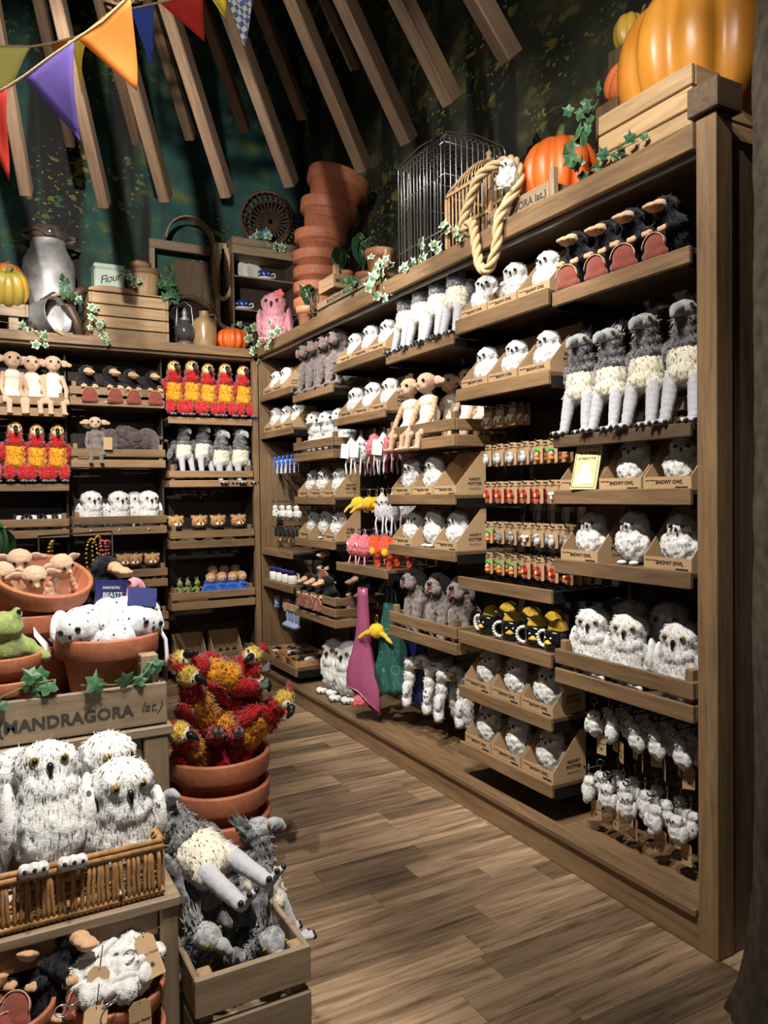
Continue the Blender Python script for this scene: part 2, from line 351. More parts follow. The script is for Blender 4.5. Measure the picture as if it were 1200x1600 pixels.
def textmesh(s, size, depth=.0006, align='CENTER', shear=0, space=1.0, bold=0):
    key = (s, size, align, shear, space, bold)
    if key not in TXT:
        c = bpy.data.curves.new('t', 'FONT'); c.body = s; c.size = size; c.align_x = align; c.align_y = 'CENTER'; c.extrude = depth; c.shear = shear; c.space_character = space; c.offset = bold; c.resolution_u = 3
        o = bpy.data.objects.new('tmp', c); COL.objects.link(o); dg = bpy.context.evaluated_depsgraph_get(); me = bpy.data.meshes.new_from_object(o.evaluated_get(dg)); bpy.data.objects.remove(o)
        me.transform(Matrix.Rotation(pi/2, 4, 'X')); TXT[key] = me     # reads in the xz plane, facing -y
    return TXT[key]
KINDS = {}
def kind(name):
    def deco(fn): KINDS[name] = [fn, None]; return fn
    return deco
def put(kname, name, loc, rz, label, cat, group=None, scale=1, tilt=(0, 0), skip=()):
    """one more individual of a kind: an Empty and its own parts over shared meshes"""
    K = KINDS[kname]
    if K[1] is None: K[1] = K[0]()
    o = thing(name, label, cat, loc, 0, group)
    o.rotation_euler = Euler((tilt[0], tilt[1], rz)) if not hasattr(rz, '__len__') else Euler(rz)
    o.scale = (scale,)*3; made = []
    for p in K[1]:
        nm, me, mat = p[0], p[1], p[2]; par = made[p[3]] if len(p) > 3 and p[3] is not None else o
        made.append(link(nm, me, mat, par) if nm not in skip else None)
        if len(p) > 4: made[-1].location, made[-1].rotation_euler = p[4]
        if len(p) > 5: made[-1]['label'] = p[5]
    return o
# the two shelving faces share a left-to-right frame (u), depth behind the front (d) and height
RX, RY, BY = 2.0, 5.60, 5.62
class Face:
    def __init__(s, k): s.k = k; s.rz = -pi/2 if k == 'R' else 0
    def at(s, u, d, z): return Vector((RX+d, RY-u, z)) if s.k == 'R' else Vector((u, BY+d, z))
    def px(s, px, py, d=0):
        if s.k == 'R': p = atx(px, py, RX+d); return RY-p.y, p.z
        p = aty(px, py, BY+d); return p.x, p.z
    def u(s, px, d=.1, z=1.4):
        lo, hi = (-1, 4.2) if s.k == 'R' else (-1.5, 3)
        for _ in range(40):
            m = (lo+hi)/2; v = s.at(m, d, z)-Vector((0, 0, EYE)); x = 600+FPX*v.dot(_r)/v.dot(_fw)
            if x < px: lo = m
            else: hi = m
        return lo
RW, BW = Face('R'), Face('B')
# ------------------------------------------------------------------ room
fl = box('floor', (-2.2, -.8, -.04), (2.9, 6.3, -.012), 'dark', bev=0); tag(fl, None, None, kind='structure')
_y = .55; _row = 0
while _y < 5.7:
    x = -.9-rnd.random()*.5
    while x < 2.62:
        L = rnd.choice((.45, .62, .8, .95, 1.1))
        x1 = min(x+L, 2.64)
        if x1-x > .08 and not (_y > 1.7 and x > 2.05):
            o = link('plank', boxmesh((L, .126, .012), 'plank', .0012), None, None, ((x+x1)/2, _y+.0635, -.0062)); o.scale = ((x1-x)/L, 1, 1)
            o.parent = fl; o.matrix_parent_inverse = Matrix.Translation(-Vector(fl.location))
        x = x1+.0012
    _y += .1272; _row += 1
tag(box('wall_back', (-2.2, 6.20, 0), (2.75, 6.28, 5.6), 'mural_x', bev=0), None, None, kind='structure')
tag(box('wall_right', (2.65, -.8, 0), (2.75, 6.2, 5.6), 'mural_y', bev=0), None, None, kind='structure')
tag(box('ceiling', (-2.2, -.8, 5.6), (2.75, 6.28, 5.7), 'dark', bev=0), None, None, kind='structure')
# right-hand unit
U = thing('shelving_unit', 'long brown wooden shelving unit with square end post and plinth', 'shelving')
def ub(n, a, b, m='brown', bev=.003): return box(n, a, b, m, U, bev)
ub('plinth_board', (2.0, 1.63, 0), (2.03, 5.60, .105), 'brown')
ub('platform', (2.012, 1.62, .106), (2.44, 5.60, .128), 'brown')
ub('platform_lip', (1.985, 1.632, .108), (2.011, 5.60, .132), 'brown')
ub('back_panel', (2.42, 1.64, .13), (2.44, 5.60, 2.49), 'dark', 0)
ub('end_panel', (2.076, 1.565, 0), (2.44, 1.60, 2.49), 'walnut')
ub('end_panel', (2.0, 5.602, .13), (2.44, 5.618, 2.488), 'brown')
ub('post', (2.0, 1.56, 0), (2.076, 1.632, 2.585), 'brown')
ub('post_cap', (1.982, 1.542, 2.586), (2.098, 1.65, 2.675), 'walnut')
ub('top_board', (2.012, 1.633, 2.49), (2.64, 5.618, 2.53), 'walnut')
ub('top_trim', (1.985, 1.633, 2.492), (2.011, 5.618, 2.572), 'brown')
ub('ledge_board', (2.012, 1.633, 2.531), (2.64, 5.618, 2.566), 'walnut')
ub('light_rail', (2.014, 1.64, 2.472), (2.03, 5.59, 2.489), 'steel', .001)
for i in range(7): ub('slotted_rail', (2.41, RY-.66*i-(.012 if i else 0), .15), (2.419, RY-.66*i+(.012 if i else 0)+(-.03 if not i else 0)+.004, 2.45), 'iron', 0)
# back unit
V = thing('shelving_unit', 'brown wooden shelving unit beneath the milk churn ledge', 'shelving')
def vb(n, a, b, m='brown', bev=.003): return box(n, a, b, m, V, bev)
vb('back_panel', (-1.2, 6.02, .08), (2.0, 6.04, 2.465), 'dark', 0)
vb('plinth_board', (-1.2, BY+.01, 0), (1.985, BY+.03, .075), 'brown')
vb('platform', (-1.2, BY+.031, .06), (1.985, 6.04, .078), 'walnut')
vb('top_board', (-1.2, BY+.02, 2.47), (1.985, 6.19, 2.51), 'walnut')
vb('top_trim', (-1.2, BY-.008, 2.492), (1.985, BY+.019, 2.556), 'brown')
vb('ledge_board', (-1.2, BY+.02, 2.511), (1.985, 6.19, 2.55), 'walnut')
vb('post', (1.958, BY, .076), (1.998, BY+.05, 2.469), 'brown'); vb('end_panel', (1.985, BY+.051, .08), (1.998, 6.019, 2.469), 'dark', 0)
for x in (0, .65, 1.308): vb('divider', (x-.006, BY+.16, .08), (x+.006, 6.02, 2.47), 'dark', 0)
# tree-like pillar at the end of the aisle
def pillar():
    bm = bmesh.new(); n = 72; rows = 150; c = Vector((1.995, 1.185)); vs = []
    for j in range(rows):
        z = -.01+3.9*j/(rows-1); r = .19+.075*math.exp(-max(z, 0)*6)
        ring = []
        for i in range(n):
            a = 2*pi*i/n; k = 1+.08*noise.noise(Vector((cos(a)*3, sin(a)*3, z*.7)))+.07*abs(noise.noise(Vector((cos(a)*8, sin(a)*8, z*1.4))))+.03*noise.noise(Vector((cos(a)*16, sin(a)*16, z*9)))
            ring.append(bm.verts.new((c.x+r*k*cos(a), c.y+r*k*sin(a), z)))
        vs.append(ring)
    for j in range(rows-1):
        for i in range(n): bm.faces.new((vs[j][i], vs[j][(i+1) % n], vs[j+1][(i+1) % n], vs[j+1][i]))
    return mesh_of(bm, True)
tag(link('pillar', pillar(), 'bark'), 'rough bark-like tree trunk pillar beside the shelf end post', 'pillar')

# ------------------------------------------------------------------ trays that hang on the units
def lip_tray(F, u0, z, label, W=.645, lip=.052, D=.36, mat='brown', d0=0, group=None):
    """z is the lip's lower edge"""
    t = thing('shelf_tray', label, 'shelf', F.at(u0+.006, d0, z), F.rz, group); W -= .012
    box('lip', (0, 0, 0), (W, .018, lip), mat, t)
    box('shelf_board', (.002, .0185, lip-.024), (W-.002, D, lip-.004), 'walnut', t)
    for x in (.004, W-.012): box('bracket', (x, .02, -.012), (x+.008, D+.05, lip-.0245), 'iron', t, 0)
    return t
def slat_tray(F, u0, z, label, W=.645, D=.36, slat=.055, gap=.020, mat='brown', posth=.165, d0=0, cat='crate', group=None, name='slatted_crate', rows=2):
    t = thing(name, label, cat, F.at(u0+.006, d0, z) if F else u0, F.rz if F else 0, group); W -= .012
    for k in range(rows):
        a = k*(slat+gap)
        box('slat', (0, 0, a), (W, .016, a+slat), mat, t)
        box('slat', (0, D-.016, a), (W, D, a+slat), mat, t)
        for x in (0, W-.014): box('slat', (x, .0165, a), (x+.014, D-.0165, a+slat), mat, t)
    for x in (.0145, W-.0145-.03):
        for y in (.0165, D-.0165-.03): box('corner_post', (x, y, .0005), (x+.03, y+.03, posth), mat, t)
    box('base_board', (.0145, .048, .004), (W-.0145, D-.048, .016), 'walnut', t)
    return t
# ------------------------------------------------------------------ kinds of soft toys and goods (front faces -y, base at z=0)
def sym(f): return [f(-1), f(1)]
def claws(pts, r=.006): 
    bm = bmesh.new()
    for p in pts: bmesh.ops.create_uvsphere(bm, u_segments=8, v_segments=6, radius=1, matrix=Matrix.Translation(p) @ Matrix.Diagonal((r, r*1.3, r, 1)))
    return mesh_of(bm, True)
def eye_parts(P, r, iris=None):
    out = []
    for p in P:
        p = Vector(p)
        if iris:
            i = len(out); out.append(('eye', ball(p, (r, r*.7, r)), iris)); out.append(('pupil', ball(p+Vector((0, -r*.42, 0)), (r*.62, r*.42, r*.62), 8), 'gloss_black', i))
        else: out.append(('eye', ball(p, (r, r*.8, r), 8), 'gloss_black'))
    return out
def add(lst, more):
    """append parts, shifting their sub-part parent index"""
    k = len(lst)
    for p in more: lst.append(p if len(p) < 4 or p[3] is None else (*p[:3], p[3]+k, *p[4:]))
    return lst
@kind('owl_chick')
def _():
    b = blob([E_((0, 0, .062), (.053, .048, .06)), E_((0, -.003, .115), (.043, .041, .043)), E_((0, .042, .03), (.02, .022, .012)), E_((-.047, 0, .065), (.012, .03, .038)), E_((.047, 0, .065), (.012, .03, .038))], .006, .0055, 62, 2, 1, tuft=900, tlen=.0085, lay=.85)
    f = blob([E_((-.02, -.042, .006), (.014, .018, .007)), E_((.02, -.042, .006), (.014, .018, .007))], .004, 0, smooth=2)
    L = [('body', b, 'owl_white'), ('feet', f, 'owl_white')]
    for s in (-1, 1): L.append(('eye', ball((s*.0165, -.0465, .121), (.0068, .005, .0055), 8, (0, s*.5, 0)), 'gloss_black'))
    L.append(('beak', ball((0, -.050, .112), (.0042, .005, .0075), 8), 'gloss_black')); return L
@kind('owl_big')
def _():
    b = blob([E_((0, 0, .105), (.083, .073, .105)), E_((0, -.006, .225), (.07, .064, .060)), E_((0, .075, .05), (.035, .04, .02)), E_((0, -.02, .17), (.065, .055, .05))], .009, .0075, 42, 3, 2, tuft=1500, tlen=.013, lay=.85)
    L = [('body', b, 'owl_white')]
    for s in (-1, 1): L.append(('wing', blob([E_((s*.083, .012, .12), (.02, .05, .085), (.25, 0, 0)), E_((s*.088, .05, .05), (.012, .03, .05), (.4, 0, 0))], .008, .003, 60, 2, 3), 'owl_spot'))
    for s in (-1, 1):
        L.append(('foot', blob([E_((s*.038+o, -.072-.012*(o == 0), .016), (.013, .024, .016)) for o in (-.018, 0, .018)], .005, 0, smooth=3), 'owl_white'))
        L.append(('claw', claws([(s*.038+o, -.094-.012*(o == 0), .014) for o in (-.018, 0, .018)], .0045), 'black', len(L)-1))
    add(L, eye_parts([(-.03, -.061, .232), (.03, -.061, .232)], .0115, 'eye_amber'))
    L.append(('beak', blob([E_((0, -.068, .215), (.009, .012, .014)), E_((0, -.072, .203), (.006, .008, .012))], .003, 0, smooth=3), 'gloss_black')); return L
def toes(c, r, fwd=1, n=3, spread=.5, ln=.035):
    out = [E_(c, (r*1.1, r*1.2, r*.8))]; tips = []
    for k in range(n):
        a = (k-(n-1)/2)*spread
        for t in (.4, .75, 1): out.append(E_(Vector(c)+Vector((sin(a)*ln*t, -cos(a)*ln*t*fwd, -r*.25*t)), r*(.75-.2*t)+.001))
        tips.append(Vector(c)+Vector((sin(a)*ln*1.12, -cos(a)*ln*1.12*fwd, -r*.3)))
    return out, tips
@kind('hippogriff')
def _():
    L = [('body', blob([E_((0, .01, .20), (.066, .06, .066)), E_((0, .0, .165), (.062, .056, .045)), E_((-.035, -.01, .145), (.034, .036, .03)), E_((.035, -.01, .145), (.034, .036, .03))], .007, .004, 60, 3, 4, tuft=500, tlen=.012), 'cream'),
         ('hindquarters', blob([E_((0, .09, .16), (.055, .06, .055)), E_((0, .13, .10), (.02, .02, .06))], .009, .003, 50, 3, 5), 'hip_dark'),
         ('neck', blob([E_((0, .008, .255), (.056, .052, .03)), E_((0, .0, .29), (.046, .046, .03)), E_((0, -.005, .32), (.038, .04, .03)), E_((0, .01, .345), (.034, .036, .03))], .006, .005, 70, 2, 6, tuft=420, tlen=.016), 'hip_dark'),
         ('head', blob([E_((0, -.012, .352), (.037, .042, .032)), E_((0, -.03, .348), (.03, .03, .026))], .005, .002, 80, 3, 7), 'hip_light'),
         ('beak', blob([E_((0, -.062, .350), (.020, .024, .017)), E_((0, -.082, .341), (.014, .016, .016)), E_((0, -.092, .327), (.009, .010, .014)), E_((0, -.066, .334), (.015, .02, .009))], .004, 0, smooth=3), 'hip_beak')]
    R = random.Random(3); V = []; F = []
    for k in range(46):
        p = Vector((R.gauss(0, .014), .012+R.random()*.032, .372+R.gauss(0, .006))); t = Vector((R.gauss(0, .3), .35+R.random()*.6, .75+R.random()*.5)).normalized()*R.uniform(.035, .062); s = Vector((1, 0, 0))*.0045; b = len(V)
        V += [p+s, p-s, p+Vector((0, .005, -.006)), p+t]; F += [(b, b+1, b+3), (b+1, b+2, b+3), (b+2, b, b+3)]
    L.append(('crest', pydata(V, F), 'hip_light', 3))
    for s in (-1, 1):
        L.append(('wing', blob([E_((s*.072, .03, .225), (.017, .035, .05), (.3, 0, 0)), E_((s*.08, .07, .17), (.013, .04, .05), (.6, 0, 0))], .007, .004, 60, 2, 8), 'hip_dark'))
        L.append(('leg', blob(limb((s*.038, -.022, .145), (s*.044, -.05, .028), .026, .019, 7), .005, .0012, 60, 3, 9), 'hip_leg'))
        e, tp = toes((s*.046, -.058, .016), .015, 1, 3, .55, .042)
        L.append(('foot', blob(e, .004, 0, smooth=3), 'hip_leg')); L.append(('claw', claws(tp, .0075), 'black', len(L)-1))
    add(L, eye_parts([(-.032, -.034, .360), (.032, -.034, .360)], .008, 'eye_amber')); return L
@kind('mole')
def _():
    L = [('body', blob([E_((0, .012, .08), (.062, .055, .08)), E_((0, 0, .145), (.048, .045, .04)), E_((0, -.014, .19), (.043, .044, .04)), *limb((-.05, 0, .13), (-.036, -.062, .105), .022, .016), *limb((.05, 0, .13), (.036, -.062, .105), .022, .016)], .007, .005, 70, 2, 11, tuft=520, tlen=.013), 'black_fur')]
    L.append(('bill', blob([E_((0, -.052, .190), (.027, .028, .021)), E_((0, -.082, .182), (.030, .030, .013)), E_((0, -.106, .177), (.028, .017, .009)), E_((0, -.088, .167), (.021, .024, .007))], .0045, .001, 90, 3, 12), 'tan'))
    for s in (-1, 1):
        L.append(('paw', blob([E_((s*.032, -.066, .104), (.014, .013, .012))]+[E_((s*.032+o, -.082, .098), (.0055, .008, .011)) for o in (-.012, -.004, .004, .012)], .0035, 0, smooth=2), 'tan'))
        L.append(('foot', blob([E_((s*.045, -.045, .01), (.018, .03, .01))], .005, 0, smooth=1), 'tan'))
    L.append(('purse', blob([E_((0, -.075, .05), (.044, .018, .042)), E_((-.028, -.075, .02), (.024, .018, .02)), E_((.028, -.075, .02), (.024, .018, .02)), E_((0, -.075, .02), (.042, .018, .019))], .005, .001, 60, 3, 13), 'pouch'))
    L.append(('piping', tubes([[(.046*cos(a), -.088, .045+.047*sin(a)) for a in [pi*(k/12) for k in range(13)]]], .002, 5), 'tan', len(L)-1))
    add(L, eye_parts([(-.028, -.048, .2), (.028, -.048, .2)], .005)); return L
@kind('firebird')
def _():
    L = [('body', blob([E_((0, .01, .175), (.058, .052, .075)), E_((0, -.002, .13), (.055, .05, .05))], .007, .006, 60, 2, 21, tuft=900, tlen=.020), 'orange_fur'),
         ('neck', blob([E_((0, .006, .25), (.046, .044, .035)), E_((0, .004, .285), (.04, .039, .03))], .007, .005, 60, 2, 22, tuft=520, tlen=.018), 'red_fur'),
         ('head', blob([E_((0, 0, .325), (.038, .038, .038))], .006, .004, 70, 2, 23, tuft=380, tlen=.012), 'yellow_fur'),
         ('face', blob([E_((0, -.026, .325), (.029, .018, .024))], .005, 0, smooth=2), 'face_white', 2),
         ('beak', blob([E_((0, -.05, .33), (.014, .02, .017)), E_((0, -.066, .32), (.011, .013, .016)), E_((0, -.071, .306), (.007, .008, .012))], .004, 0, smooth=3), 'black', 2),
         ('lower_bill', ball((0, -.052, .308), (.009, .014, .006), 8), 'beak_pink', 2)]
    (L.extend([(a[0], a[1], a[2], 2) for a in eye_parts([(-.022, -.041, .337), (.022, -.041, .337)], .005)]) or L)
    R = random.Random(5); V = []; F = []
    for k in range(30):
        p = Vector((R.gauss(0, .01), .005+R.random()*.03, .357+R.gauss(0, .004))); t = Vector((R.gauss(0, .25), .5+R.random()*.4, .7)).normalized()*R.uniform(.02, .045); s = Vector((.004, 0, 0)); b = len(V)
        V += [p+s, p-s, p+Vector((0, .004, -.006)), p+t]; F += [(b, b+1, b+3), (b+1, b+2, b+3), (b+2, b, b+3)]
    L.append(('crest', pydata(V, F), 'red_fur', 2))
    for s in (-1, 1):
        L.append(('wing', blob([E_((s*.062, .02, .19), (.016, .04, .065), (.25, 0, 0)), E_((s*.066, .05, .12), (.012, .03, .05), (.5, 0, 0))], .008, .005, 60, 2, 24, tuft=260, tlen=.02), 'red_fur'))
        L.append(('leg', blob(limb((s*.032, -.012, .09), (s*.036, -.045, .05), .036, .028), .008, .005, 60, 2, 25, tuft=300, tlen=.016), 'red_fur'))
        e, tp = toes((s*.036, -.070, .022), .012, 1, 3, .6, .032)
        L.append(('foot', blob(e, .004, 0, smooth=3), 'foot_grey')); L.append(('claw', claws(tp, .005), 'black', len(L)-1))
    L.append(('tail', blob(limb((0, .05, .09), (0, .09, .03), .03, .016), .008, .005, 60, 2, 26, tuft=200, tlen=.03), 'red_fur')); return L
@kind('doll')
def _():
    L = [('tunic', blob([E_((0, .01, .12), (.052, .042, .065)), E_((0, 0, .18), (.046, .034, .035)), E_((0, -.012, .07), (.056, .045, .03))], .007, .004, 45, 3, 31, ridged=False), 'tunic'),
         ('head', blob([E_((0, -.005, .265), (.047, .045, .042)), E_((0, -.02, .24), (.034, .034, .025)), E_((0, -.05, .25), (.009, .018, .009)), E_((0, .0, .215), (.02, .02, .02))], .005, .002, 60, 3, 32), 'skin')]
    for s in (-1, 1):
        L.append(('ear', blob([E_((s*.062, .004, .268), (.026, .009, .022)), E_((s*.088, .006, .262), (.02, .007, .014))], .005, .001, 50, 3, 33), 'skin', 1))
        L.append(('arm', blob(limb((s*.048, 0, .185), (s*.064, -.032, .11), .015, .013)+limb((s*.064, -.032, .11), (s*.05, -.07, .05), .013, .011)+[E_((s*.05+o, -.084, .034), (.005, .008, .016)) for o in (-.012, -.004, .004, .012)]+[E_((s*.05, -.074, .048), (.017, .01, .014))], .0045, .001, 50, 2, 34), 'skin'))
        L.append(('leg', blob(limb((s*.028, -.03, .045), (s*.034, -.085, .025), .02, .016)+limb((s*.034, -.085, .025), (s*.036, -.095, -.03), .016, .014)+[E_((s*.037, -.112, -.034), (.017, .03, .010))], .006, .001, 50, 2, 35), 'skin'))
    add(L, eye_parts([(-.02, -.045, .268), (.02, -.045, .268)], .008)); return L
@kind('hound')
def _():
    L = [('body', blob([E_((0, .05, .11), (.075, .08, .10)), E_((0, .0, .19), (.06, .06, .07)), *limb((-.035, -.03, .17), (-.038, -.055, .025), .03, .022, 7), *limb((.035, -.03, .17), (.038, -.055, .025), .03, .022, 7), E_((-.038, -.07, .014), (.026, .035, .015)), E_((.038, -.07, .014), (.026, .035, .015)), E_((-.07, .02, .04), (.03, .06, .035)), E_((.07, .02, .04), (.03, .06, .035)), E_((0, -.01, .25), (.045, .045, .04))], .007, .006, 32, 2, 41, ridged=True), 'hound'),
         ('head', blob([E_((0, -.02, .305), (.055, .052, .048)), E_((0, -.07, .292), (.04, .036, .032)), E_((-.026, -.075, .268), (.018, .03, .028)), E_((.026, -.075, .268), (.018, .03, .028)), E_((0, -.03, .335), (.035, .03, .02))], .006, .006, 40, 2, 42, ridged=True), 'hound'),
         ('nose', ball((0, -.105, .302), (.015, .012, .011)), 'gloss_black', 1), ('tongue', ball((0, -.092, .262), (.011, .012, .008)), 'beak_pink', 1)]
    for s in (-1, 1): L.append(('ear', blob([E_((s*.056, -.01, .295), (.012, .026, .04), (0, s*-.25, 0)), E_((s*.064, -.014, .258), (.010, .022, .028))], .005, .002, 40, 2, 43), 'hound', 1))
    for s in (-1, 1): L.append(('eye', ball((s*.028, -.066, .322), (.009, .007, .009)), 'gloss_black', 1))
    return L
@kind('white_pup')
def _():
    L = [('body', blob([E_((0, .02, .10), (.075, .065, .10)), E_((0, -.005, .225), (.06, .06, .055)), E_((0, -.06, .215), (.027, .022, .02)), E_((0, 0, .17), (.06, .055, .04)), E_((-.045, -.05, .06), (.024, .026, .05)), E_((.045, -.05, .06), (.024, .026, .05))], .008, .006, 45, 2, 44, tuft=900, tlen=.010, lay=.85), 'owl_white'), ('nose', ball((0, -.083, .22), (.012, .008, .009)), 'gloss_black')]
    for s in (-1, 1): L.append(('ear', blob([E_((s*.055, .005, .24), (.012, .02, .03), (0, s*-.4, 0))], .006, .003, 60, 2), 'owl_white'))
    return add(L, eye_parts([(-.024, -.056, .24), (.024, -.056, .24)], .008))
@kind('lion')
def _():
    L = [('body', blob([E_((0, .02, .04), (.045, .04, .04)), E_((-.035, -.03, .03), (.015, .03, .014)), E_((.035, -.03, .03), (.015, .03, .014))], .006, .002, 60, 2), 'black_fur'),
         ('head', blob([E_((0, 0, .10), (.04, .036, .036)), E_((0, -.03, .09), (.018, .014, .012)), E_((-.034, .005, .128), (.011, .008, .011)), E_((.034, .005, .128), (.011, .008, .011))], .005, .003, 80, 2, 46, tuft=320, tlen=.011), 'lion_tan'),
         ('muzzle', blob([E_((-.008, -.036, .09), (.012, .01, .009)), E_((.008, -.036, .09), (.012, .01, .009))], .003, 0, smooth=2), 'face_white', 1), ('nose', ball((0, -.048, .096), (.006, .004, .004), 8), 'gloss_black', 1)]
    return (L.extend([(a[0], a[1], a[2], 1) for a in eye_parts([(-.015, -.034, .108), (.015, -.034, .108)], .004)]) or L)
@kind('badger')
def _():
    L = [('body', blob([E_((0, .02, .04), (.045, .04, .04))], .006, .002, 60, 2), 'black_fur'), ('head', blob([E_((0, 0, .09), (.036, .034, .03)), E_((0, -.035, .08), (.016, .02, .014))], .005, .002, 80, 2), 'owl_white'), ('nose', ball((0, -.057, .082), (.007, .005, .006), 8), 'gloss_black', 1)]
    for s in (-1, 1): L.append(('stripe', blob([E_((s*.02, -.012, .102), (.011, .03, .016), (.3, 0, 0)), E_((s*.03, .01, .118), (.01, .008, .010))], .004, .001, 80, 2), 'black_fur', 1))
    return L
@kind('wizard_doll')
def _():
    L = [('robe', blob([E_((0, .01, .05), (.035, .03, .05)), E_((0, 0, .085), (.028, .022, .02)), *limb((-.03, 0, .08), (-.05, -.025, .045), .012, .010), *limb((.03, 0, .08), (.05, -.025, .045), .012, .010)], .005, .002, 60, 2), 'blue_cloth'),
         ('head', blob([E_((0, -.003, .122), (.026, .024, .026))], .004, 0, smooth=2), 'skin'), ('hair', blob([E_((0, .006, .132), (.029, .025, .025)), E_((0, .012, .11), (.027, .016, .022))], .004, .003, 90, 2), 'lion_tan', 1)]
    return (L.extend([(a[0], a[1], a[2], 1) for a in eye_parts([(-.009, -.025, .124), (.009, -.025, .124)], .003)]) or L)
@kind('twig_creature')
def _():
    P = [E_((0, 0, .06), (.018, .014, .045)), E_((0, -.005, .118), (.02, .017, .02))]
    for s in (-1, 1): P += limb((s*.015, 0, .09), (s*.06, -.02, .07), .008, .006)+limb((s*.06, -.02, .07), (s*.075, -.03, .11), .006, .004)+limb((s*.012, 0, .03), (s*.035, -.05, .02), .009, .006)
    P += limb((0, 0, .13), (.012, .005, .165), .006, .003)+limb((0, 0, .13), (-.014, .005, .16), .006, .003)
    return add([('body', blob(P, .004, .0015, 90, 1, 48), 'green_plush')], eye_parts([(-.008, -.02, .122), (.008, -.02, .122)], .0035))
@kind('winged_horse')
def _():   # lying, long along x
    L = [('body', blob([E_((0, 0, .09), (.13, .05, .06)), E_((.11, 0, .10), (.07, .055, .07)), E_((-.1, 0, .10), (.06, .05, .06)), *limb((-.14, 0, .12), (-.2, -.01, .17), .035, .025), E_((-.225, -.01, .17), (.035, .022, .02)), *limb((.15, -.03, .08), (.16, -.05, .0), .03, .02), *limb((-.09, -.03, .08), (-.1, -.06, .0), .025, .02), *limb((.16, 0, .12), (.3, 0, .07), .018, .008)], .008, .004, 35, 2, 51, ridged=True), 'dark_skin')]
    L.append(('wing', blob([E_((0, -.05, .13), (.09, .008, .045), (0, .3, 0))], .006, .004, 40, 1, ridged=True), 'dark_skin')); return add(L, eye_parts([(-.23, -.03, .175)], .005))
@kind('owl_carton')
def _():
    W, D, hf, hb, t = .196, .17, .042, .205, .003
    def side(x): return pydata([(x+dx, y, z) for dx in (0, t) for y, z in ((.0, 0), (D, 0), (D, hb), (D-.02, hb), (0, hf))], [(0, 1, 2, 3, 4), (9, 8, 7, 6, 5), (0, 4, 9, 5), (4, 3, 8, 9), (3, 2, 7, 8), (2, 1, 6, 7), (1, 0, 5, 6)])
    def bx(a, b): 
        v = [(x, y, z) for x in (a[0], b[0]) for y in (a[1], b[1]) for z in (a[2], b[2])]; return pydata(v, [(0, 1, 3, 2), (4, 6, 7, 5), (0, 4, 5, 1), (2, 3, 7, 6), (0, 2, 6, 4), (1, 5, 7, 3)])
    L = [('side_panel', side(0), 'card'), ('side_panel', side(W-t), 'card'), ('front_flap', bx((t+.0005, 0, 0), (W-t-.0005, t, hf)), 'card'), ('back_panel', bx((t+.0005, D-t, 0), (W-t-.0005, D, hb)), 'card_dark'), ('base_panel', bx((t+.0005, t+.0005, 0), (W-t-.0005, D-t-.0005, .002)), 'card')]
    a = textmesh('SNOWY OWL', .0175, .0003, bold=.0006).copy(); a.transform(Matrix.Translation((W/2+.01, -.0008, hf*.56))); L.append(('lettering', a, 'ink', 2))
    b = bx((W*.68, -.0006, .002), (W*.93, 0, .009)); L.append(('printed_strip', b, 'ink', 2))
    c = textmesh('Harry Potter', .008, .0003, shear=.3).copy(); c.transform(Matrix.Translation((.03, -.0008, hf*.72))); L.append(('lettering', c, 'ink', 2))
    for k, (s, sz, m) in enumerate((('HARRY', .019, 'ink'), ('POTTER', .019, 'ink'), ('COLLECTION', .0105, 'card_dark'))):
        q = textmesh(s, sz, .0003, space=1.15, bold=.0006).copy(); q.transform(Matrix.Translation((W+.0008, D*.62, .072-.022*k)) @ Matrix.Rotation(pi/2, 4, 'Z')); L.append(('lettering', q, m, 1))
    return L
CARDW, CARDH = .052, .098
def card_mesh():
    r = .006; o = []
    for cx, cz, a0 in ((CARDW/2-r, -r, 0), (-CARDW/2+r, -r, 90), (-CARDW/2+r, -CARDH+r, 180), (CARDW/2-r, -CARDH+r, 270)):
        for k in range(3): a = radians(a0+45*k); o.append((cx+r*cos(a), cz+r*sin(a)))
    return slab(o, .0014)
CM = card_mesh()
def carded(nm, figs):
    @kind(nm)
    def _():
        L = [('backing_card', CM, 'card'), ('header_print', textmesh('Harry Potter', .0085, .0002, shear=.3), 'ink', 0, ((0, -.0012, -.022), (0, 0, 0)))]
        L.append(('hang_slot', tubes([[(-.008, -.001, -.01), (.008, -.001, -.01)]], .0022, 6), 'black', 0)); return L+figs()
carded('card_owl', lambda: [('owl_charm', blob([E_((0, -.014, -.07), (.0155, .012, .021)), E_((0, -.016, -.052), (.013, .011, .011))], .003, .001, 120, 2), 'owl_velvet'), ('eyes', claws([(-.005, -.027, -.05), (.005, -.027, -.05), (0, -.028, -.055)], .0018), 'black')])
carded('card_root', lambda: [('pot_charm', blob([E_((0, -.012, -.08), (.014, .012, .010))], .003, 0, smooth=2), 'wax_orange'), ('root_charm', blob([E_((0, -.012, -.063), (.011, .010, .012))], .003, .002, 150, 2), 'tan'), ('leaf_charm', blob([E_((-.007, -.012, -.044), (.008, .004, .009), (0, .5, 0)), E_((.007, -.012, -.044), (.008, .004, .009), (0, -.5, 0)), E_((0, -.012, -.04), (.005, .004, .008))], .003, 0, smooth=1), 'wax_green')])
carded('card_bird', lambda: [('bird_charm', blob([E_((0, -.012, -.062), (.012, .010, .017)), E_((0, -.014, -.042), (.009, .009, .009)), E_((.004, -.01, -.086), (.005, .006, .013))], .003, .002, 120, 2), 'red_fur'), ('breast_charm', blob([E_((-.003, -.02, -.065), (.008, .006, .011))], .003, .001, 120, 1), 'yellow_fur')])
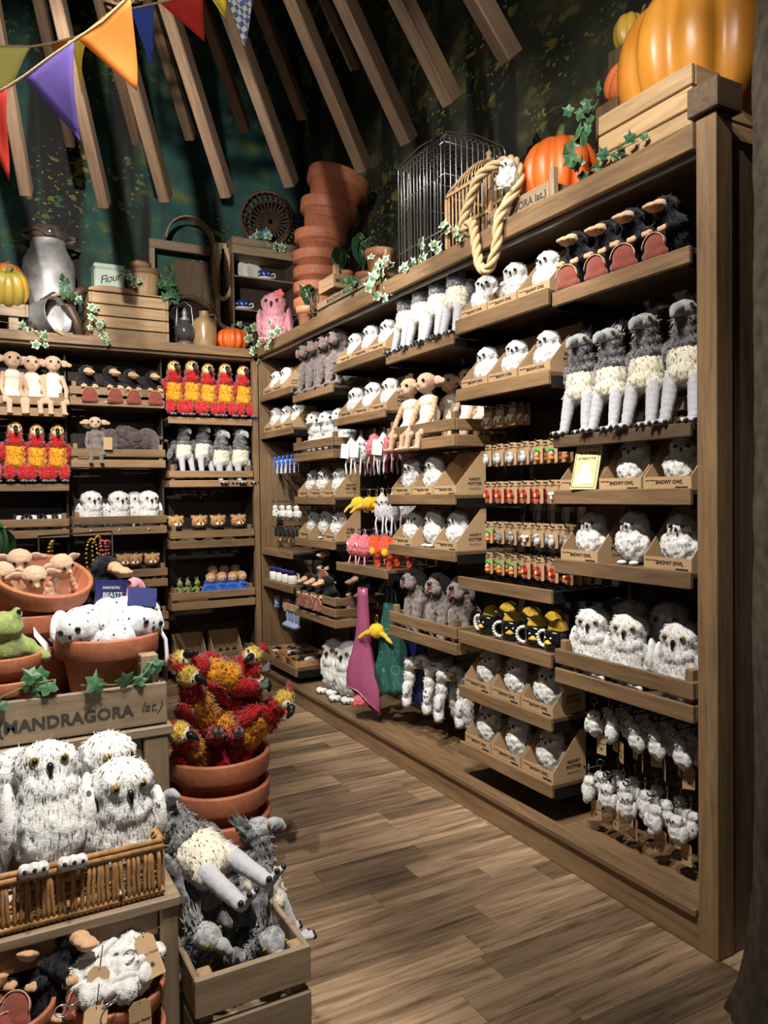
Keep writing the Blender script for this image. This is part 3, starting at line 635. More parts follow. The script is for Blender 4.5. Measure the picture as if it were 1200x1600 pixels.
carded('card_grey', lambda: [('griffin_charm', blob([E_((0, -.012, -.068), (.015, .011, .018)), E_((.003, -.014, -.048), (.010, .01, .010))], .003, .002, 120, 2), 'hip_light')])
carded('card_bow', lambda: [('bow_charm', blob([E_((-.012, -.01, -.058), (.011, .008, .008), (0, .4, 0)), E_((.012, -.01, -.058), (.011, .008, .008), (0, -.4, 0)), E_((0, -.012, -.058), (.006, .008, .007)), E_((0, -.01, -.072), (.008, .007, .012))], .003, .001, 120, 1), 'face_white')])
@kind('key_owl')
def _():   # hangs down from z=0
    ring = tubes([[(.012*cos(a), 0, -.004+.012*sin(a)) for a in [2*pi*k/14 for k in range(14)]]], .0013, 5, True)
    L = [('key_ring', ring, 'steel'), ('chain', tubes([[(0, 0, -.014), (0, 0, -.034)]], .0018, 5), 'steel'),
         ('body', blob([E_((0, 0, -.088), (.026, .023, .032)), E_((0, -.003, -.053), (.022, .02, .02)), E_((0, .008, -.118), (.014, .012, .014))], .004, .0035, 95, 2, 61, tuft=260, tlen=.005, lay=.8), 'owl_white')]
    for s in (-1, 1): L.append(('wing', blob([E_((s*.025, .005, -.09), (.008, .018, .027))], .004, .0015, 90, 1), 'owl_spot'))
    L.append(('eyes', claws([(-.008, -.022, -.05), (.008, -.022, -.05)], .003), 'black')); L.append(('beak', ball((0, -.024, -.056), (.002, .003, .004), 6), 'black'))
    return L
@kind('swing_tag')
def _():
    o = [(-.018, -.008), (-.018, -.07), (.018, -.07), (.018, -.008), (.010, 0), (-.010, 0)]
    L = [('tag_card', slab(o, .0012), 'card'), ('cord', tubes([[(0, 0, -.006), (0, .001, .03)]], .001, 4), 'black')]
    L.append(('lettering', textmesh('Harry Potter', .0065, .0002, shear=.3), 'ink', 0, ((0, -.001, -.032), (0, 0, 0))))
    star = [((.006 if k % 2 else .0022)*cos(pi*k/8), (.006 if k % 2 else .0022)*sin(pi*k/8)-.05) for k in range(16)]
    L.append(('star_print', slab(star, .0004), 'ink', 0, ((0, -.001, 0), (0, 0, 0)))); return L
@kind('mug')
def _():
    pr = [(.0, 0), (.038, 0), (.046, .012), (.050, .04), (.048, .07), (.043, .083), (.040, .083), (.040, .078), (0, .078)]
    L = [('cup', lathe(pr, 24), 'gloss_black'), ('half_disc', slab([(.040*cos(a), .080+.040*sin(a)) for a in [pi*k/16 for k in range(17)]], .008), 'mug_yellow'), ('fringe', tubes([[(.037*cos(a), .004, .080+.037*sin(a)), (.045*cos(a), .022, .080+.044*sin(a))] for a in [pi*k/18 for k in range(1, 18)]], .002, 4), 'mug_yellow', 1)]
    L.append(('handle', claws([(-.05-.028*sin(a), -.02, .045+.030*cos(a)) for a in [pi*k/8 for k in range(9)]], .0075), 'owl_white'))
    L.append(('bill', blob([E_((0, -.05, .036), (.019, .012, .007)), E_((0, -.05, .042), (.010, .010, .007))], .003, 0, smooth=2), 'mug_yellow'))
    L.append(('eyes', claws([(-.014, -.047, .056), (.014, -.047, .056)], .004), 'white')); return L
@kind('owl_pouch')
def _():   # drawstring pouch, hangs from z=0
    L = [('pouch', blob([E_((0, 0, -.115), (.05, .035, .06)), E_((0, 0, -.06), (.038, .03, .035)), E_((0, 0, -.03), (.016, .014, .025))], .006, .003, 50, 3, 62), 'owl_velvet'), ('eyes', claws([(-.018, -.03, -.06), (.018, -.03, -.06), (0, -.033, -.072)], .005), 'gloss_black'), ('loop', tubes([[(.008*cos(a), 0, .0+.018*sin(a)) for a in [2*pi*k/10 for k in range(10)]]], .002, 5, True), 'photo_strap')]
    for s in (-1, 1): L.append(('drawstring', tubes([[(s*.02, -.02, -.13), (s*.026, -.03, -.18), (s*.02, -.028, -.225), (s*.022, -.03, -.245)]], [.004, .005, .006, .004], 6), 'photo_strap'))
    return L
@kind('pink_pouch')
def _():
    L = [('pouch', blob([E_((0, 0, -.085), (.06, .045, .058)), E_((0, 0, -.04), (.03, .028, .03))], .006, .006, 60, 2, 63, tuft=300, tlen=.01), 'coral_fur'), ('loop', tubes([[(.008*cos(a), 0, .0+.018*sin(a)) for a in [2*pi*k/10 for k in range(10)]]], .002, 5, True), 'photo_strap')]
    L.append(('eye', ball((-.03, -.037, -.07), (.012, .008, .012)), 'white')); L.append(('pupil', ball((-.032, -.044, -.07), (.006, .004, .006), 8), 'black', 2))
    for s in (-1, 1): L.append(('drawstring', tubes([[(s*.02, -.02, -.13), (s*.03, -.03, -.18), (s*.024, -.03, -.225)]], .004, 6), 'pink_fur'))
    return L
@kind('winged_ball')
def _():   # yellow bag charm with two long wings
    L = [('ball', blob([E_((0, 0, -.075), (.042, .04, .04))], .005, .003, 80, 2, 64), 'hat_yellow'), ('clip', tubes([[(.009*cos(a), 0, -.012+.02*sin(a)) for a in [2*pi*k/12 for k in range(12)]]], .0022, 5, True), 'gold')]
    for s in (-1, 1): L.append(('wing', blob([E_((s*.055, -.01, -.088), (.03, .008, .015), (0, s*.35, 0)), E_((s*.092, -.016, -.108), (.036, .006, .012), (0, s*.6, 0))], .004, .001, 60, 2), 'hat_yellow'))
    return L
@kind('red_pouch')
def _():
    L = [('pouch', blob([E_((0, 0, -.08), (.045, .035, .06)), E_((-.03, -.01, -.05), (.02, .014, .045), (0, .4, 0)), E_((.03, -.01, -.05), (.02, .014, .045), (0, -.4, 0)), E_((0, .005, -.15), (.018, .012, .05))], .006, .006, 60, 2, 65, ridged=True), 'scarlet'), ('breast', blob([E_((-.004, -.034, -.095), (.018, .012, .022))], .004, .002, 80, 2), 'hat_yellow')]
    L.append(('loop', tubes([[(.008*cos(a), 0, .0+.018*sin(a)) for a in [2*pi*k/10 for k in range(10)]]], .002, 5, True), 'photo_strap')); return L
@kind('hook')
def _(): return [('rod', tubes([[(0, 0, 0), (0, .30, 0)]], .003, 6), 'iron'), ('tip', tubes([[(0, .0, 0), (0, -.006, .004), (0, -.009, .014)]], .003, 6), 'iron')]
@kind('terracotta_pot')
def _(): return [('pot_wall', lathe([(0, 0), (.62, 0), (.66, .02), (.86, 1.12), (1.0, 1.14), (1.02, 1.17), (1.06, 1.5), (1.05, 1.54), (.97, 1.54), (.95, 1.5), (.80, .9), (0, .86)], 40), 'terracotta')]
@kind('terra_small')
def _(): return [('pot_wall', lathe([(0, 0), (.66, 0), (.70, .02), (.90, 1.35), (1.0, 1.36), (1.05, 1.86), (1.03, 1.9), (.93, 1.9), (.9, 1.7), (0, 1.68)], 32), 'terra_pale'), ('soil', lathe([(0, 1.70), (.9, 1.70)], 20), 'soil')]

@kind('stole')
def _():   # furry spotted stole folded over a hook, hangs from z=0
    P = []
    for k in range(41):
        t = k/40*2-1; a = pi/2-t*1.75; x = .066*cos(a) if abs(t) < .62 else (.064 if t > 0 else -.064)+.02*(abs(t)-.62)*(1 if t > 0 else -1); z = -.05+.045*sin(a) if abs(t) < .62 else -.07-.30*(abs(t)-.62)*1.2; r = .026+.006*sin(9*t); P.append(E_((x, .01*sin(7*t), z), (r, r, r)))
    return [('fur', blob(P, .008, .006, 55, 2, 71, tuft=500, tlen=.012), 'owl_white'), ('brown_card', slab([(-.03, -.035), (.03, -.035), (.03, .005), (-.03, .005)], .05), 'card_dark'), ('spotted_patch', blob([E_((.066, -.02, -.12), (.018, .016, .04))], .006, .004, 60, 1), 'owl_spot'), ('spotted_patch', blob([E_((-.066, -.02, -.14), (.018, .016, .04))], .006, .004, 60, 1), 'owl_spot')]
@kind('cone_bag')
def _():   # glossy cone bag, open end down, a pink toy peeping out; hangs from z=0
    rows = 14; n = 28; v = []; f = []
    for j in range(rows):
        t = j/(rows-1); r = .034+.030*t+.055*math.exp(-((t-.88)/.28)**2)
        for i in range(n):
            a = 2*pi*i/n; q = 1+(.05+.10*t)*sin(3*a+2.2*t)+.05*sin(7*a-4*t); v.append((r*q*cos(a), r*.62*q*sin(a), -.66*t-.05*cos(a)*t-.07*sin(a)*t*t))
    for j in range(rows-1):
        for i in range(n): f.append((j*n+i, (j+1)*n+i, (j+1)*n+(i+1) % n, j*n+(i+1) % n))
    f.append(tuple(range(n)))
    return [('bag', pydata(v, f, True), 'pink_pvc'), ('cuff', tubes([v[-n:]], .006, 6, True), 'pink_pvc', 0), ('toy', blob([E_((0, -.015, -.645), (.06, .04, .05)), E_((-.035, -.03, -.665), (.035, .028, .035))], .007, .006, 60, 1, 72), 'coral_fur'), ('toy_eye', ball((-.04, -.058, -.655), (.012, .008, .012), 8), 'white')]
def cloth_bag(nm, mat, w, h, hw):
    @kind(nm)
    def _():
        n = 12; m = 16; v = []; f = []
        for s in (-1, 1):
            for j in range(m):
                t = j/(m-1); ww = hw+(w-hw)*min(1, t*1.5)
                for i in range(n):
                    u = i/(n-1)*2-1; v.append((u*ww/2+.02*t*sin(j), s*(.006+.028*t*(1-u*u))+.012*sin(u*9+t*3)*t, -h*t-.012*u*u*t+.02*t*u))
        for s in range(2):
            for j in range(m-1):
                for i in range(n-1):
                    a = s*n*m+j*n+i; q = (a, a+1, a+n+1, a+n); f.append(q if s == 0 else q[::-1])
        N = n*m
        for j in range(m-1): f += [(j*n, j*n+n, N+j*n+n, N+j*n), (j*n+n-1, N+j*n+n-1, N+j*n+2*n-1, j*n+2*n-1)]
        for i in range(n-1): b = (m-1)*n+i; f.append((b, b+1, N+b+1, N+b))
        return [('bag', pydata(v, f, True), mat), ('handle', tubes([[(-hw*.3, 0, -.01), (-hw*.25, 0, .06), (0, 0, .085), (hw*.25, 0, .06), (hw*.3, 0, -.01)]], .006, 6), mat)]
cloth_bag('green_bag', 'bag_green', .21, .46, .10); cloth_bag('navy_bag', 'navy', .16, .44, .09)
@kind('small_basket')
def _():
    L = [('base', boxmesh((.19, .29, .006), 'wicker'), 'wicker', None, ((0, .15, .003), (0, 0, 0)))]
    for k in range(5):
        z = .008+.009*k; e = .001*k; w, y0, y1 = .098+e, -.002-e, .302+e
        L.append(('weave', tubes([[(-w, y0, z), (w, y0, z), (w, y1, z), (-w, y1, z)]], .0052, 6, True), 'wicker'))
    return L
@kind('key_trinket')
def _(): return [('key_ring', tubes([[(.009*cos(a), 0, -.003+.009*sin(a)) for a in [2*pi*k/10 for k in range(10)]]], .0012, 4, True), 'steel'), ('charm', blob([E_((0, 0, -.045), (.018, .014, .026)), E_((0, -.003, -.022), (.013, .012, .012))], .004, .002, 100, 1, 73), 'black_fur'), ('tag_card', slab([(-.012, -.055), (.012, -.055), (.012, -.095), (-.012, -.095)], .001), 'card')]
@kind('blue_figure')
def _():
    P = [E_((0, 0, -.05), (.013, .010, .024)), E_((0, 0, -.018), (.011, .010, .012))]
    for s in (-1, 1): P += limb((s*.012, 0, -.04), (s*.03, -.01, -.06), .004, .003)+limb((s*.006, 0, -.07), (s*.012, -.008, -.135), .005, .004)
    return [('figure', blob(P, .004, .001, 90, 1, 74), 'blue_cloth'), ('white_tag', slab([(-.014, -.03), (.014, -.03), (.014, -.12), (-.014, -.12)], .001), 'paper', None, ((.006, .012, 0), (0, 0, 0)))]
@kind('scrunchie')
def _(): return [('ruffle', blob([E_((.035*cos(a), 0, -.05+.03*sin(a)), (.017, .016, .016)) for a in [2*pi*k/9 for k in range(9)]], .005, .006, 70, 1, 75, ridged=True), 'lilac_blue'), ('hang_card', slab([(-.016, -.005), (.016, -.005), (.016, -.05), (-.016, -.05)], .001), 'card', None, ((0, -.02, 0), (0, 0, 0)))]
@kind('sock_pair')
def _(): return [('sock', blob([E_((0, 0, -.05), (.016, .012, .05)), E_((0, -.012, -.10), (.016, .026, .014))], .005, .001, 60, 1), 'paper_blue'), ('hang_card', slab([(-.02, .008), (.02, .008), (.02, -.025), (-.02, -.025)], .03), 'card')]
@kind('patterned_cup')
def _(): return [('cup_wall', lathe([(0, 0), (.030, 0), (.034, .006), (.034, .08), (.030, .08), (.030, .01), (0, .01)], 20), 'china_white'), ('rim_band', lathe([(.0345, .055), (.0345, .079), (.034, .08)], 20), 'navy', 0), ('handle', tubes([[(.033, 0, .065), (.052, 0, .06), (.054, 0, .03), (.033, 0, .02)]], .005, 6), 'china_white')]

@kind('velvet_owl')
def _():
    L = [('body', blob([E_((0, .02, .06), (.085, .085, .06)), E_((0, -.045, .075), (.055, .045, .05)), E_((0, .11, .04), (.03, .04, .015))], .008, .004, 35, 3, 81), 'owl_velvet')]
    for s in (-1, 1): L.append(('wing', blob([E_((s*.075, .03, .07), (.02, .07, .045), (.3, 0, 0))], .007, .002, 40, 2), 'owl_velvet'))
    for s in (-1, 1): L.append(('eye', ball((s*.026, -.083, .088), (.010, .006, .009), 8), 'gloss_black'))
    L.append(('beak', ball((0, -.09, .073), (.005, .006, .009), 8), 'gloss_black')); return L
@kind('frog_toy')
def _():
    L = [('body', blob([E_((0, 0, .05), (.06, .06, .05)), E_((0, -.03, .10), (.045, .04, .035)), *limb((-.05, -.02, .05), (-.085, -.05, .02), .02, .014), *limb((.05, -.02, .05), (.085, -.05, .02), .02, .014), E_((-.025, -.045, .13), .014), E_((.025, -.045, .13), .014)], .007, .003, 50, 2, 82), 'green_plush')]
    return add(L, eye_parts([(-.026, -.057, .134), (.026, -.057, .134)], .006))
@kind('bead_strand')
def _():
    P = []
    for k in range(26):
        a = 2*pi*k/26; P.append((.017*cos(a), .004*sin(3*a), -.06+.06*sin(a)))
    return [('beads', claws(P, .0042), 'bead_gold')]
@kind('pink_strand')
def _():
    P = [(.015*cos(2*pi*k/26), .004*sin(k), -.055+.055*sin(2*pi*k/26)) for k in range(26)]
    return [('beads', claws(P, .0042), 'bead_pink')]
# ------------------------------------------------------------------ right-hand shelving, bay by bay (bay 0 in the corner, bay 5 at the post)
BAY = .66
ORD = ('first', 'second', 'third', 'fourth', 'fifth', 'sixth', 'seventh', 'eighth', 'ninth')
def nth(label, i, n, what='from the corner'):
    if n < 2: return label
    for t in ('%s, %s %s' % (label, ORD[i], what), '%s, %s %s' % (label, ORD[i], what.replace('the ', '')), label):
        if len(t.split()) <= 16: return t
def jit(a=.12): return rnd.uniform(-a, a)
def cartons(F, bay, z, n, where, D0=.022, skip=(), empty=(), owl_only=()):
    """z = top of the shelf board"""
    u0 = bay*BAY if F is RW else bay
    for k in range(n):
        uu = u0+.022+k*.206
        if k in skip: continue
        if k not in owl_only:
            c = put('owl_carton', 'owl_carton', F.at(uu, D0, z), F.rz, 'brown slant-sided carton, %s from corner, %s' % (ORD[k if F is RW else n-1-k], where), 'box', 'cartons '+where)
        if k in empty: continue
        put('owl_chick', 'owl_plush', F.at(uu+.098, D0+.075+rnd.random()*.012, z+.0022), F.rz+(.3 if F is RW else 0)+jit(.3), 'white owl chick, %s from corner, in carton %s' % (ORD[k if F is RW else n-1-k], where), 'plush toy', 'owl chicks '+where, rnd.uniform(1.12, 1.22))
def tray(bay, z, lip, label, **k): return lip_tray(RW, bay*BAY, z, label, BAY-.012, lip, **k)
def row(F, kindname, name, us, d, z, label, cat, group, scale=1, rz=.0, j=.12, ds=None):
    so = sorted(us, reverse=F is not RW)
    for i, u in enumerate(us): put(kindname, name, F.at(u, d if ds is None else ds[i], z), F.rz+rz+jit(j), nth(label, so.index(u), len(us)), cat, group, scale*rnd.uniform(.97, 1.03))
def us(F, pxs, d, z): return [F.u(p, d, z) for p in pxs]
# top row ------------------------------------------------------------------
tray(5, 2.155, .055, 'brown shelf tray carrying four black moles with purses'); ZT = 2.2065
row(RW, 'mole', 'mole_plush', us(RW, (906, 952, 992, 1046), .10, 2.3), .10, ZT, 'black mole with red-brown purse beside the end post', 'plush toy', 'moles beside the end post', 1.0, .15)
tray(4, 2.170, .066, 'brown shelf tray of owl cartons below the rope loop'); cartons(RW, 4, 2.2325, 3, 'below the rope loop')
tray(3, 2.135, .05, 'brown shelf tray under the four hippogriffs in the topmost row')
row(RW, 'hippogriff', 'hippogriff_plush', [2.06, 2.22, 2.38, 2.54], .085, 2.1815, 'grey hippogriff in the topmost row under the ivy', 'plush toy', 'hippogriffs in the topmost row', .98, .15, .1)
tray(2, 2.185, .05, 'brown shelf tray of owl cartons between hounds and hippogriffs'); cartons(RW, 2, 2.2315, 3, 'between the hounds and the hippogriffs')
tray(1, 2.075, .05, 'brown shelf tray under the four sitting grey hounds')
row(RW, 'hound', 'hound_plush', [.74, .90, 1.06, 1.22], .10, 2.1215, 'wrinkled grey-brown hound in the row under the clay pots', 'plush toy', 'hounds in the topmost row', 1.02, .25, .15)
tray(0, 2.150, .05, 'brown shelf tray of owl cartons beneath the pink owl'); cartons(RW, 0, 2.1965, 3, 'beneath the pink owl', skip=(2,))
# second row ---------------------------------------------------------------
tray(5, 1.615, .045, 'dark shelf tray carrying the big standing hippogriffs by the post', mat='walnut')
for u, d, s in zip((3.36, 3.53, 3.69, 3.85), (.10, .085, .09, .10), (1.03, 1.0, 1.05, 1.08)):
    put('hippogriff', 'hippogriff_plush', RW.at(u, d, 1.6565), RW.rz+.2+jit(.12), 'large standing grey hippogriff with tufted crest, %s from the end post' % ORD[3-[3.36, 3.53, 3.69, 3.85].index(u)], 'plush toy', 'standing hippogriffs by the end post', s)
slat_tray(RW, 3.66, 1.6565, 'small slatted crate behind the standing hippogriffs', .30, .16, .05, .018, posth=.13, d0=.2)
tray(4, 1.864, .058, 'brown shelf tray of owl cartons between dolls and standing hippogriffs'); cartons(RW, 4, 1.9185, 3, 'between the dolls and the standing hippogriffs')
slat_tray(RW, 3*BAY, 1.665, 'brown slatted crate full of long-eared dolls in tunics', BAY-.01)
row(RW, 'doll', 'long_eared_doll', [2.10, 2.27], .085, 1.71, 'pale long-eared doll leaning from the slatted crate', 'plush toy', 'dolls at the crate front', 1.12, .15)
row(RW, 'doll', 'long_eared_doll', [2.24, 2.40, 2.54], .25, 1.73, 'pale long-eared doll at the back of the crate', 'plush toy', 'dolls at the crate back', 1.12, .15)
tray(2, 1.860, .045, 'brown shelf tray of owl cartons above the hanging owl pouches'); cartons(RW, 2, 1.9015, 3, 'above the hanging owl pouches')
slat_tray(RW, BAY, 1.672, 'brown slatted crate holding three white puppies', BAY-.01)
row(RW, 'white_pup', 'puppy_plush', [.80, 1.00, 1.20], .12, 1.689, 'white fluffy plush puppy with black nose in slatted crate', 'plush toy', 'puppies in the crate', 1.12, .1)
tray(0, 1.870, .05, 'brown shelf tray of owl cartons above the blue hanging figures'); cartons(RW, 0, 1.9165, 3, 'above the blue hanging figures')
# third and fourth rows ------------------------------------------------------
tray(5, 1.400, .055, 'brown shelf tray of owl cartons with the yellow sign'); cartons(RW, 5, 1.4515, 3, 'beside the yellow sign')
tray(5, 1.135, .055, 'brown shelf tray of owl cartons over the large owls'); cartons(RW, 5, 1.1865, 3, 'over the crate of large owls', owl_only=(1,))
s = thing('shelf_sign', 'small yellow sign with an owl picture leaning on shelf lip', 'sign', RW.at(3.47, -.004, 1.4555), (radians(-14), 0, RW.rz+.1))
box('sign_board', (-.06, 0, 0), (.06, .004, .165), 'sign_yellow', s, .001)
link('sign_frame', tubes([[(-.053, -.0008, .008), (.053, -.0008, .008), (.053, -.0008, .157), (-.053, -.0008, .157)]], .0012, 4, True), 'ink', s)
link('lettering', textmesh('Harry Potter', .018, .0004, shear=.3), 'ink', s, (0, -.001, .138)); link('lettering', textmesh('INTERACTIVE', .0135, .0004), 'ink', s, (0, -.001, .116))
link('owl_print', slab([(-.045, .02), (.04, .02), (.03, .06), (.012, .075), (.02, .095), (0, .103), (-.018, .095), (-.014, .072), (-.035, .055)], .0006), 'white', s, (0, -.001, 0))
tray(3, 1.392, .052, 'brown shelf tray with two owl cartons under the doll crate'); cartons(RW, 3, 1.4405, 3, 'under the doll crate', empty=(2,))
tray(3, 1.126, .054, 'brown shelf tray of owl cartons above the grey hounds'); cartons(RW, 3, 1.1765, 3, 'above the crate of grey hounds', owl_only=(1,))
tray(1, 1.384, .052, 'brown shelf tray of owl cartons under the puppy crate'); cartons(RW, 1, 1.4325, 3, 'under the puppy crate')
tray(1, 1.105, .056, 'brown shelf tray of owl cartons above the pile of moles'); cartons(RW, 1, 1.1575, 3, 'above the pile of moles', owl_only=(1,))
# carded key rings on hooks, bay 4
rows = [(1.830, ('bow', 'bow', 'bow', None, None, None, None), 'shaded top row'), (1.655, ('owl', 'owl', 'owl', 'owl', 'root', 'root', 'root'), 'owl row'),
        (1.487, ('bird', 'bird', 'bird', 'bird', 'bird', 'bow', 'bow'), 'bird row'), (1.305, ('root', 'grey', 'grey', 'bow', 'owl', 'owl', 'grey'), 'mixed row'), (1.165, ('root', 'root', 'root', 'bird', 'bird', 'bird', 'bird'), 'lowest row')]
CN = dict(owl='white owl', root='potted green-leaved plant', bird='red bird', grey='grey griffin', bow='pale bow')
for z, ks, nm in rows:
    for i, k in enumerate(ks):
        u = 2.74+i*.088; d = .10
        if k is None: continue
        put('hook', 'peg_hook', RW.at(u, d, z), RW.rz, nth('thin black peg hook of the card charms, %s' % nm, i, 7), 'hook', 'hooks of the '+nm)
        for q in range(3):
            put('card_'+k, 'carded_key_ring', RW.at(u, d+.012+.040*q, z+.010), RW.rz+jit(.12), '%s charm on card, %s, %s hook from corner, %s' % (CN[k], nm, ORD[i], ('frontmost', 'second back', 'third back')[q]), 'key ring', '%s charms, %s' % (CN[k], nm))
# wire shelf and mugs, bay 4
t = thing('wire_shelf', 'empty black barred shelf with brown front lip above the mugs', 'shelf', RW.at(4*BAY+.006, 0, 1.01), RW.rz)
box('lip', (0, 0, 0), (.64, .018, .054), 'brown', t)
for k in range(7): box('bar', (.012, .03+.055*k, .030), (.628, .045+.055*k, .040), 'iron', t, 0)
for x in (0, .63): box('bracket', (x, .0185, .0), (x+.01, .41, .045), 'iron', t, 0)
tray(4, .757, .058, 'brown shelf tray carrying the black duck-faced mugs')
row(RW, 'mug', 'mug', us(RW, (764, 800, 838, 868), .07, .85), .075, .8115, 'black duck-billed mug with yellow half disc, front row', 'mug', 'mugs of the front row', 1.02, .35, .35)
row(RW, 'mug', 'mug', us(RW, (790, 826, 862), .2, .85), .21, .8115, 'black duck-billed mug with yellow half disc, back row', 'mug', 'mugs of the back row', 1.02, .35, .35)
tray(4, .507, .055, 'brown shelf tray of owl cartons right under the mugs'); cartons(RW, 4, .5585, 3, 'right under the mugs')
tray(4, .244, .056, 'brown shelf tray of owl cartons just above the plinth'); cartons(RW, 4, .2965, 3, 'just above the plinth')
# large owls, bay 5
slat_tray(RW, 5*BAY, .712, 'wide slatted crate of large snowy owls beside the post', BAY-.004, .38, .056, .018)
row(RW, 'owl_big', 'owl_plush', [3.40, 3.58, 3.81], .12, .729, 'large snowy owl at the front of shelf crate', 'plush toy', 'large owls, crate front', 1.0, .35)
row(RW, 'owl_big', 'owl_plush', [3.45, 3.64, 3.84], .27, .729, 'large snowy owl at the back of shelf crate', 'plush toy', 'large owls, crate back', 1.06, .3)
# hanging owl key rings, bay 5
for ri, (z, nm, pxs) in enumerate(((.650, 'upper', (3.43, 3.53, 3.63, 3.73, 3.83)), (.388, 'lower', (3.40, 3.50, 3.60, 3.71, 3.82)))):
    for i, u in enumerate(pxs):
        put('hook', 'peg_hook', RW.at(u, .07, z), RW.rz, nth('thin black peg hook of the %s owl key ring row' % nm, i, 5), 'hook', nm+' owl key ring hooks')
        for q in range(3):
            put('key_owl', 'owl_key_ring', RW.at(u+jit(.012), .085+.072*q, z+.009), RW.rz+rnd.choice((-.4, -.2, .5, 2.6))+jit(.3), 'white furry owl key ring, %s row, %s hook from the corner, %s' % (nm, ORD[i], ('frontmost', 'second back', 'third back')[q]), 'key ring', nm+' owl key rings', 1.12)
            if q < 2: put('swing_tag', 'swing_tag', RW.at(u+.012, .11+.072*q, z-.125), RW.rz+jit(.9), 'brown swing tag, %s owl row, %s hook from the corner, %s' % (nm, ORD[i], ('in front', 'further back')[q]), 'tag', nm+' owl tags', 1.1)
# hounds, bay 3 low
slat_tray(RW, 3*BAY, .690, 'brown slatted crate holding three grey hounds', BAY-.01)
row(RW, 'hound', 'hound_plush', [2.08, 2.30, 2.50], .13, .707, 'wrinkled grey-brown plush hound sitting in the slatted crate', 'plush toy', 'hounds in the crate', .98, .3, .3)
for i, u in enumerate((2.10, 2.27, 2.42, 2.56)):
    put('hook', 'peg_hook', RW.at(u, .09, .565-.0), RW.rz, nth('thin black peg hook holding a white fur stole', i, 4), 'hook', 'stole hooks')
    put('stole', 'fur_stole', RW.at(u, .12+.03*(i % 2), .560), RW.rz+.4+jit(.3), nth('white furry spotted stole hanging above the plinth', i, 4), 'stole', 'stoles under the hound crate', 1.15)
# pouches, bay 2
for z, items, nm in ((1.815, (('owl', 1.43), ('owl', 1.55), ('pink', 1.72), ('owl', 1.83), ('pink', 1.92)), 'uppermost pouch row'), (1.475, (('ball', 1.50), ('ball', 1.64), ('owl', 1.80), ('owl', 1.92)), 'middle pouch row'), (1.235, (('pink', 1.46), ('pink', 1.58), ('red', 1.73), ('red', 1.87)), 'lowest pouch row')):
    for ii, (k, u) in enumerate(items):
        put('hook', 'peg_hook', RW.at(u, .05, z), RW.rz, nth('thin black peg hook in the '+nm, ii, 5), 'hook', nm+' hooks')
        kn, lb = dict(owl=('owl_pouch', 'white velvety owl drawstring pouch'), pink=('pink_pouch', 'round coral-pink fluffy pouch with white eye'), ball=('winged_ball', 'yellow ball charm with two long wings'), red=('red_pouch', 'orange-red bird pouch with yellow breast'))[k]
        for q in range(2):
            o = put(kn, k+'_charm' if k == 'ball' else k+'_pouch', RW.at(u+.01*q, .07+.12*q, z-.012 if k != 'ball' else z-.005), RW.rz+.3+jit(.25), '%s, %s, %s hook, %s' % (lb, nm, ORD[ii], ('in front', 'behind')[q]), 'pouch', '%s, %s' % (lb, nm), 1.0 if k == 'owl' else 1.05)
            if k == 'owl' and q == 0 and z > 1.8: box('paper_tag', (-.04, -.052, -.14), (.03, -.050, -.055), 'paper', o, .0005, (0, .12, .1))
tray(2, .985, .052, 'brown shelf tray above the hanging bags')
put('hook', 'peg_hook', RW.at(1.64, .02, .90), RW.rz, 'thin black peg hook holding the pink cone bag', 'hook')
put('cone_bag', 'cone_bag', RW.at(1.62, .03, .905), RW.rz+.35, 'glossy pink cone bag with a pink furry toy at its mouth', 'bag', None, 1.0, (0, .0))
put('hook', 'peg_hook', RW.at(1.80, .10, .90), RW.rz, 'thin black peg hook holding the green bag', 'hook')
put('green_bag', 'drawstring_bag', RW.at(1.84, .10, .835), RW.rz+.35, 'dark green patterned cloth bag behind the pink cone bag', 'bag', None, 1.1)
put('winged_ball', 'ball_charm', RW.at(1.76, .045, .755), RW.rz+.35, 'yellow winged ball charm hanging on the green bag', 'charm', None, 1.1)
put('hook', 'peg_hook', RW.at(1.95, .16, .80), RW.rz, 'thin black peg hook holding the navy bag', 'hook')
put('navy_bag', 'cloth_bag', RW.at(1.95, .2, .745), RW.rz+.35, 'navy blue cloth bag hanging beside the white fur stoles', 'bag', None, 1.05)
# moles and grey owls, bay 1
slat_tray(RW, BAY, .62, 'brown three-slat crate heaped with black moles', BAY-.01, .36, .05, .018, posth=.19, rows=3)
row(RW, 'mole', 'mole_plush', [.76, .90, 1.05], .075, .69, 'black plush mole with purse at the front of the heaped crate', 'plush toy', 'moles at the heap front', 1.0, .2)
row(RW, 'mole', 'mole_plush', [.98], .14, .86, 'black plush mole sitting highest on the heap, paws stretched forward', 'plush toy', None, 1.12, .2)
row(RW, 'mole', 'mole_plush', [.82, 1.2], .24, .70, 'black plush mole with purse behind others in the heaped crate', 'plush toy', 'moles at the heap back', 1.05, .2)
row(RW, 'owl_big', 'owl_plush', [.95, 1.16], .17, .129, 'large white owl standing on the plinth beside the pink bag', 'plush toy', 'owls on the plinth', 1.3, .3)
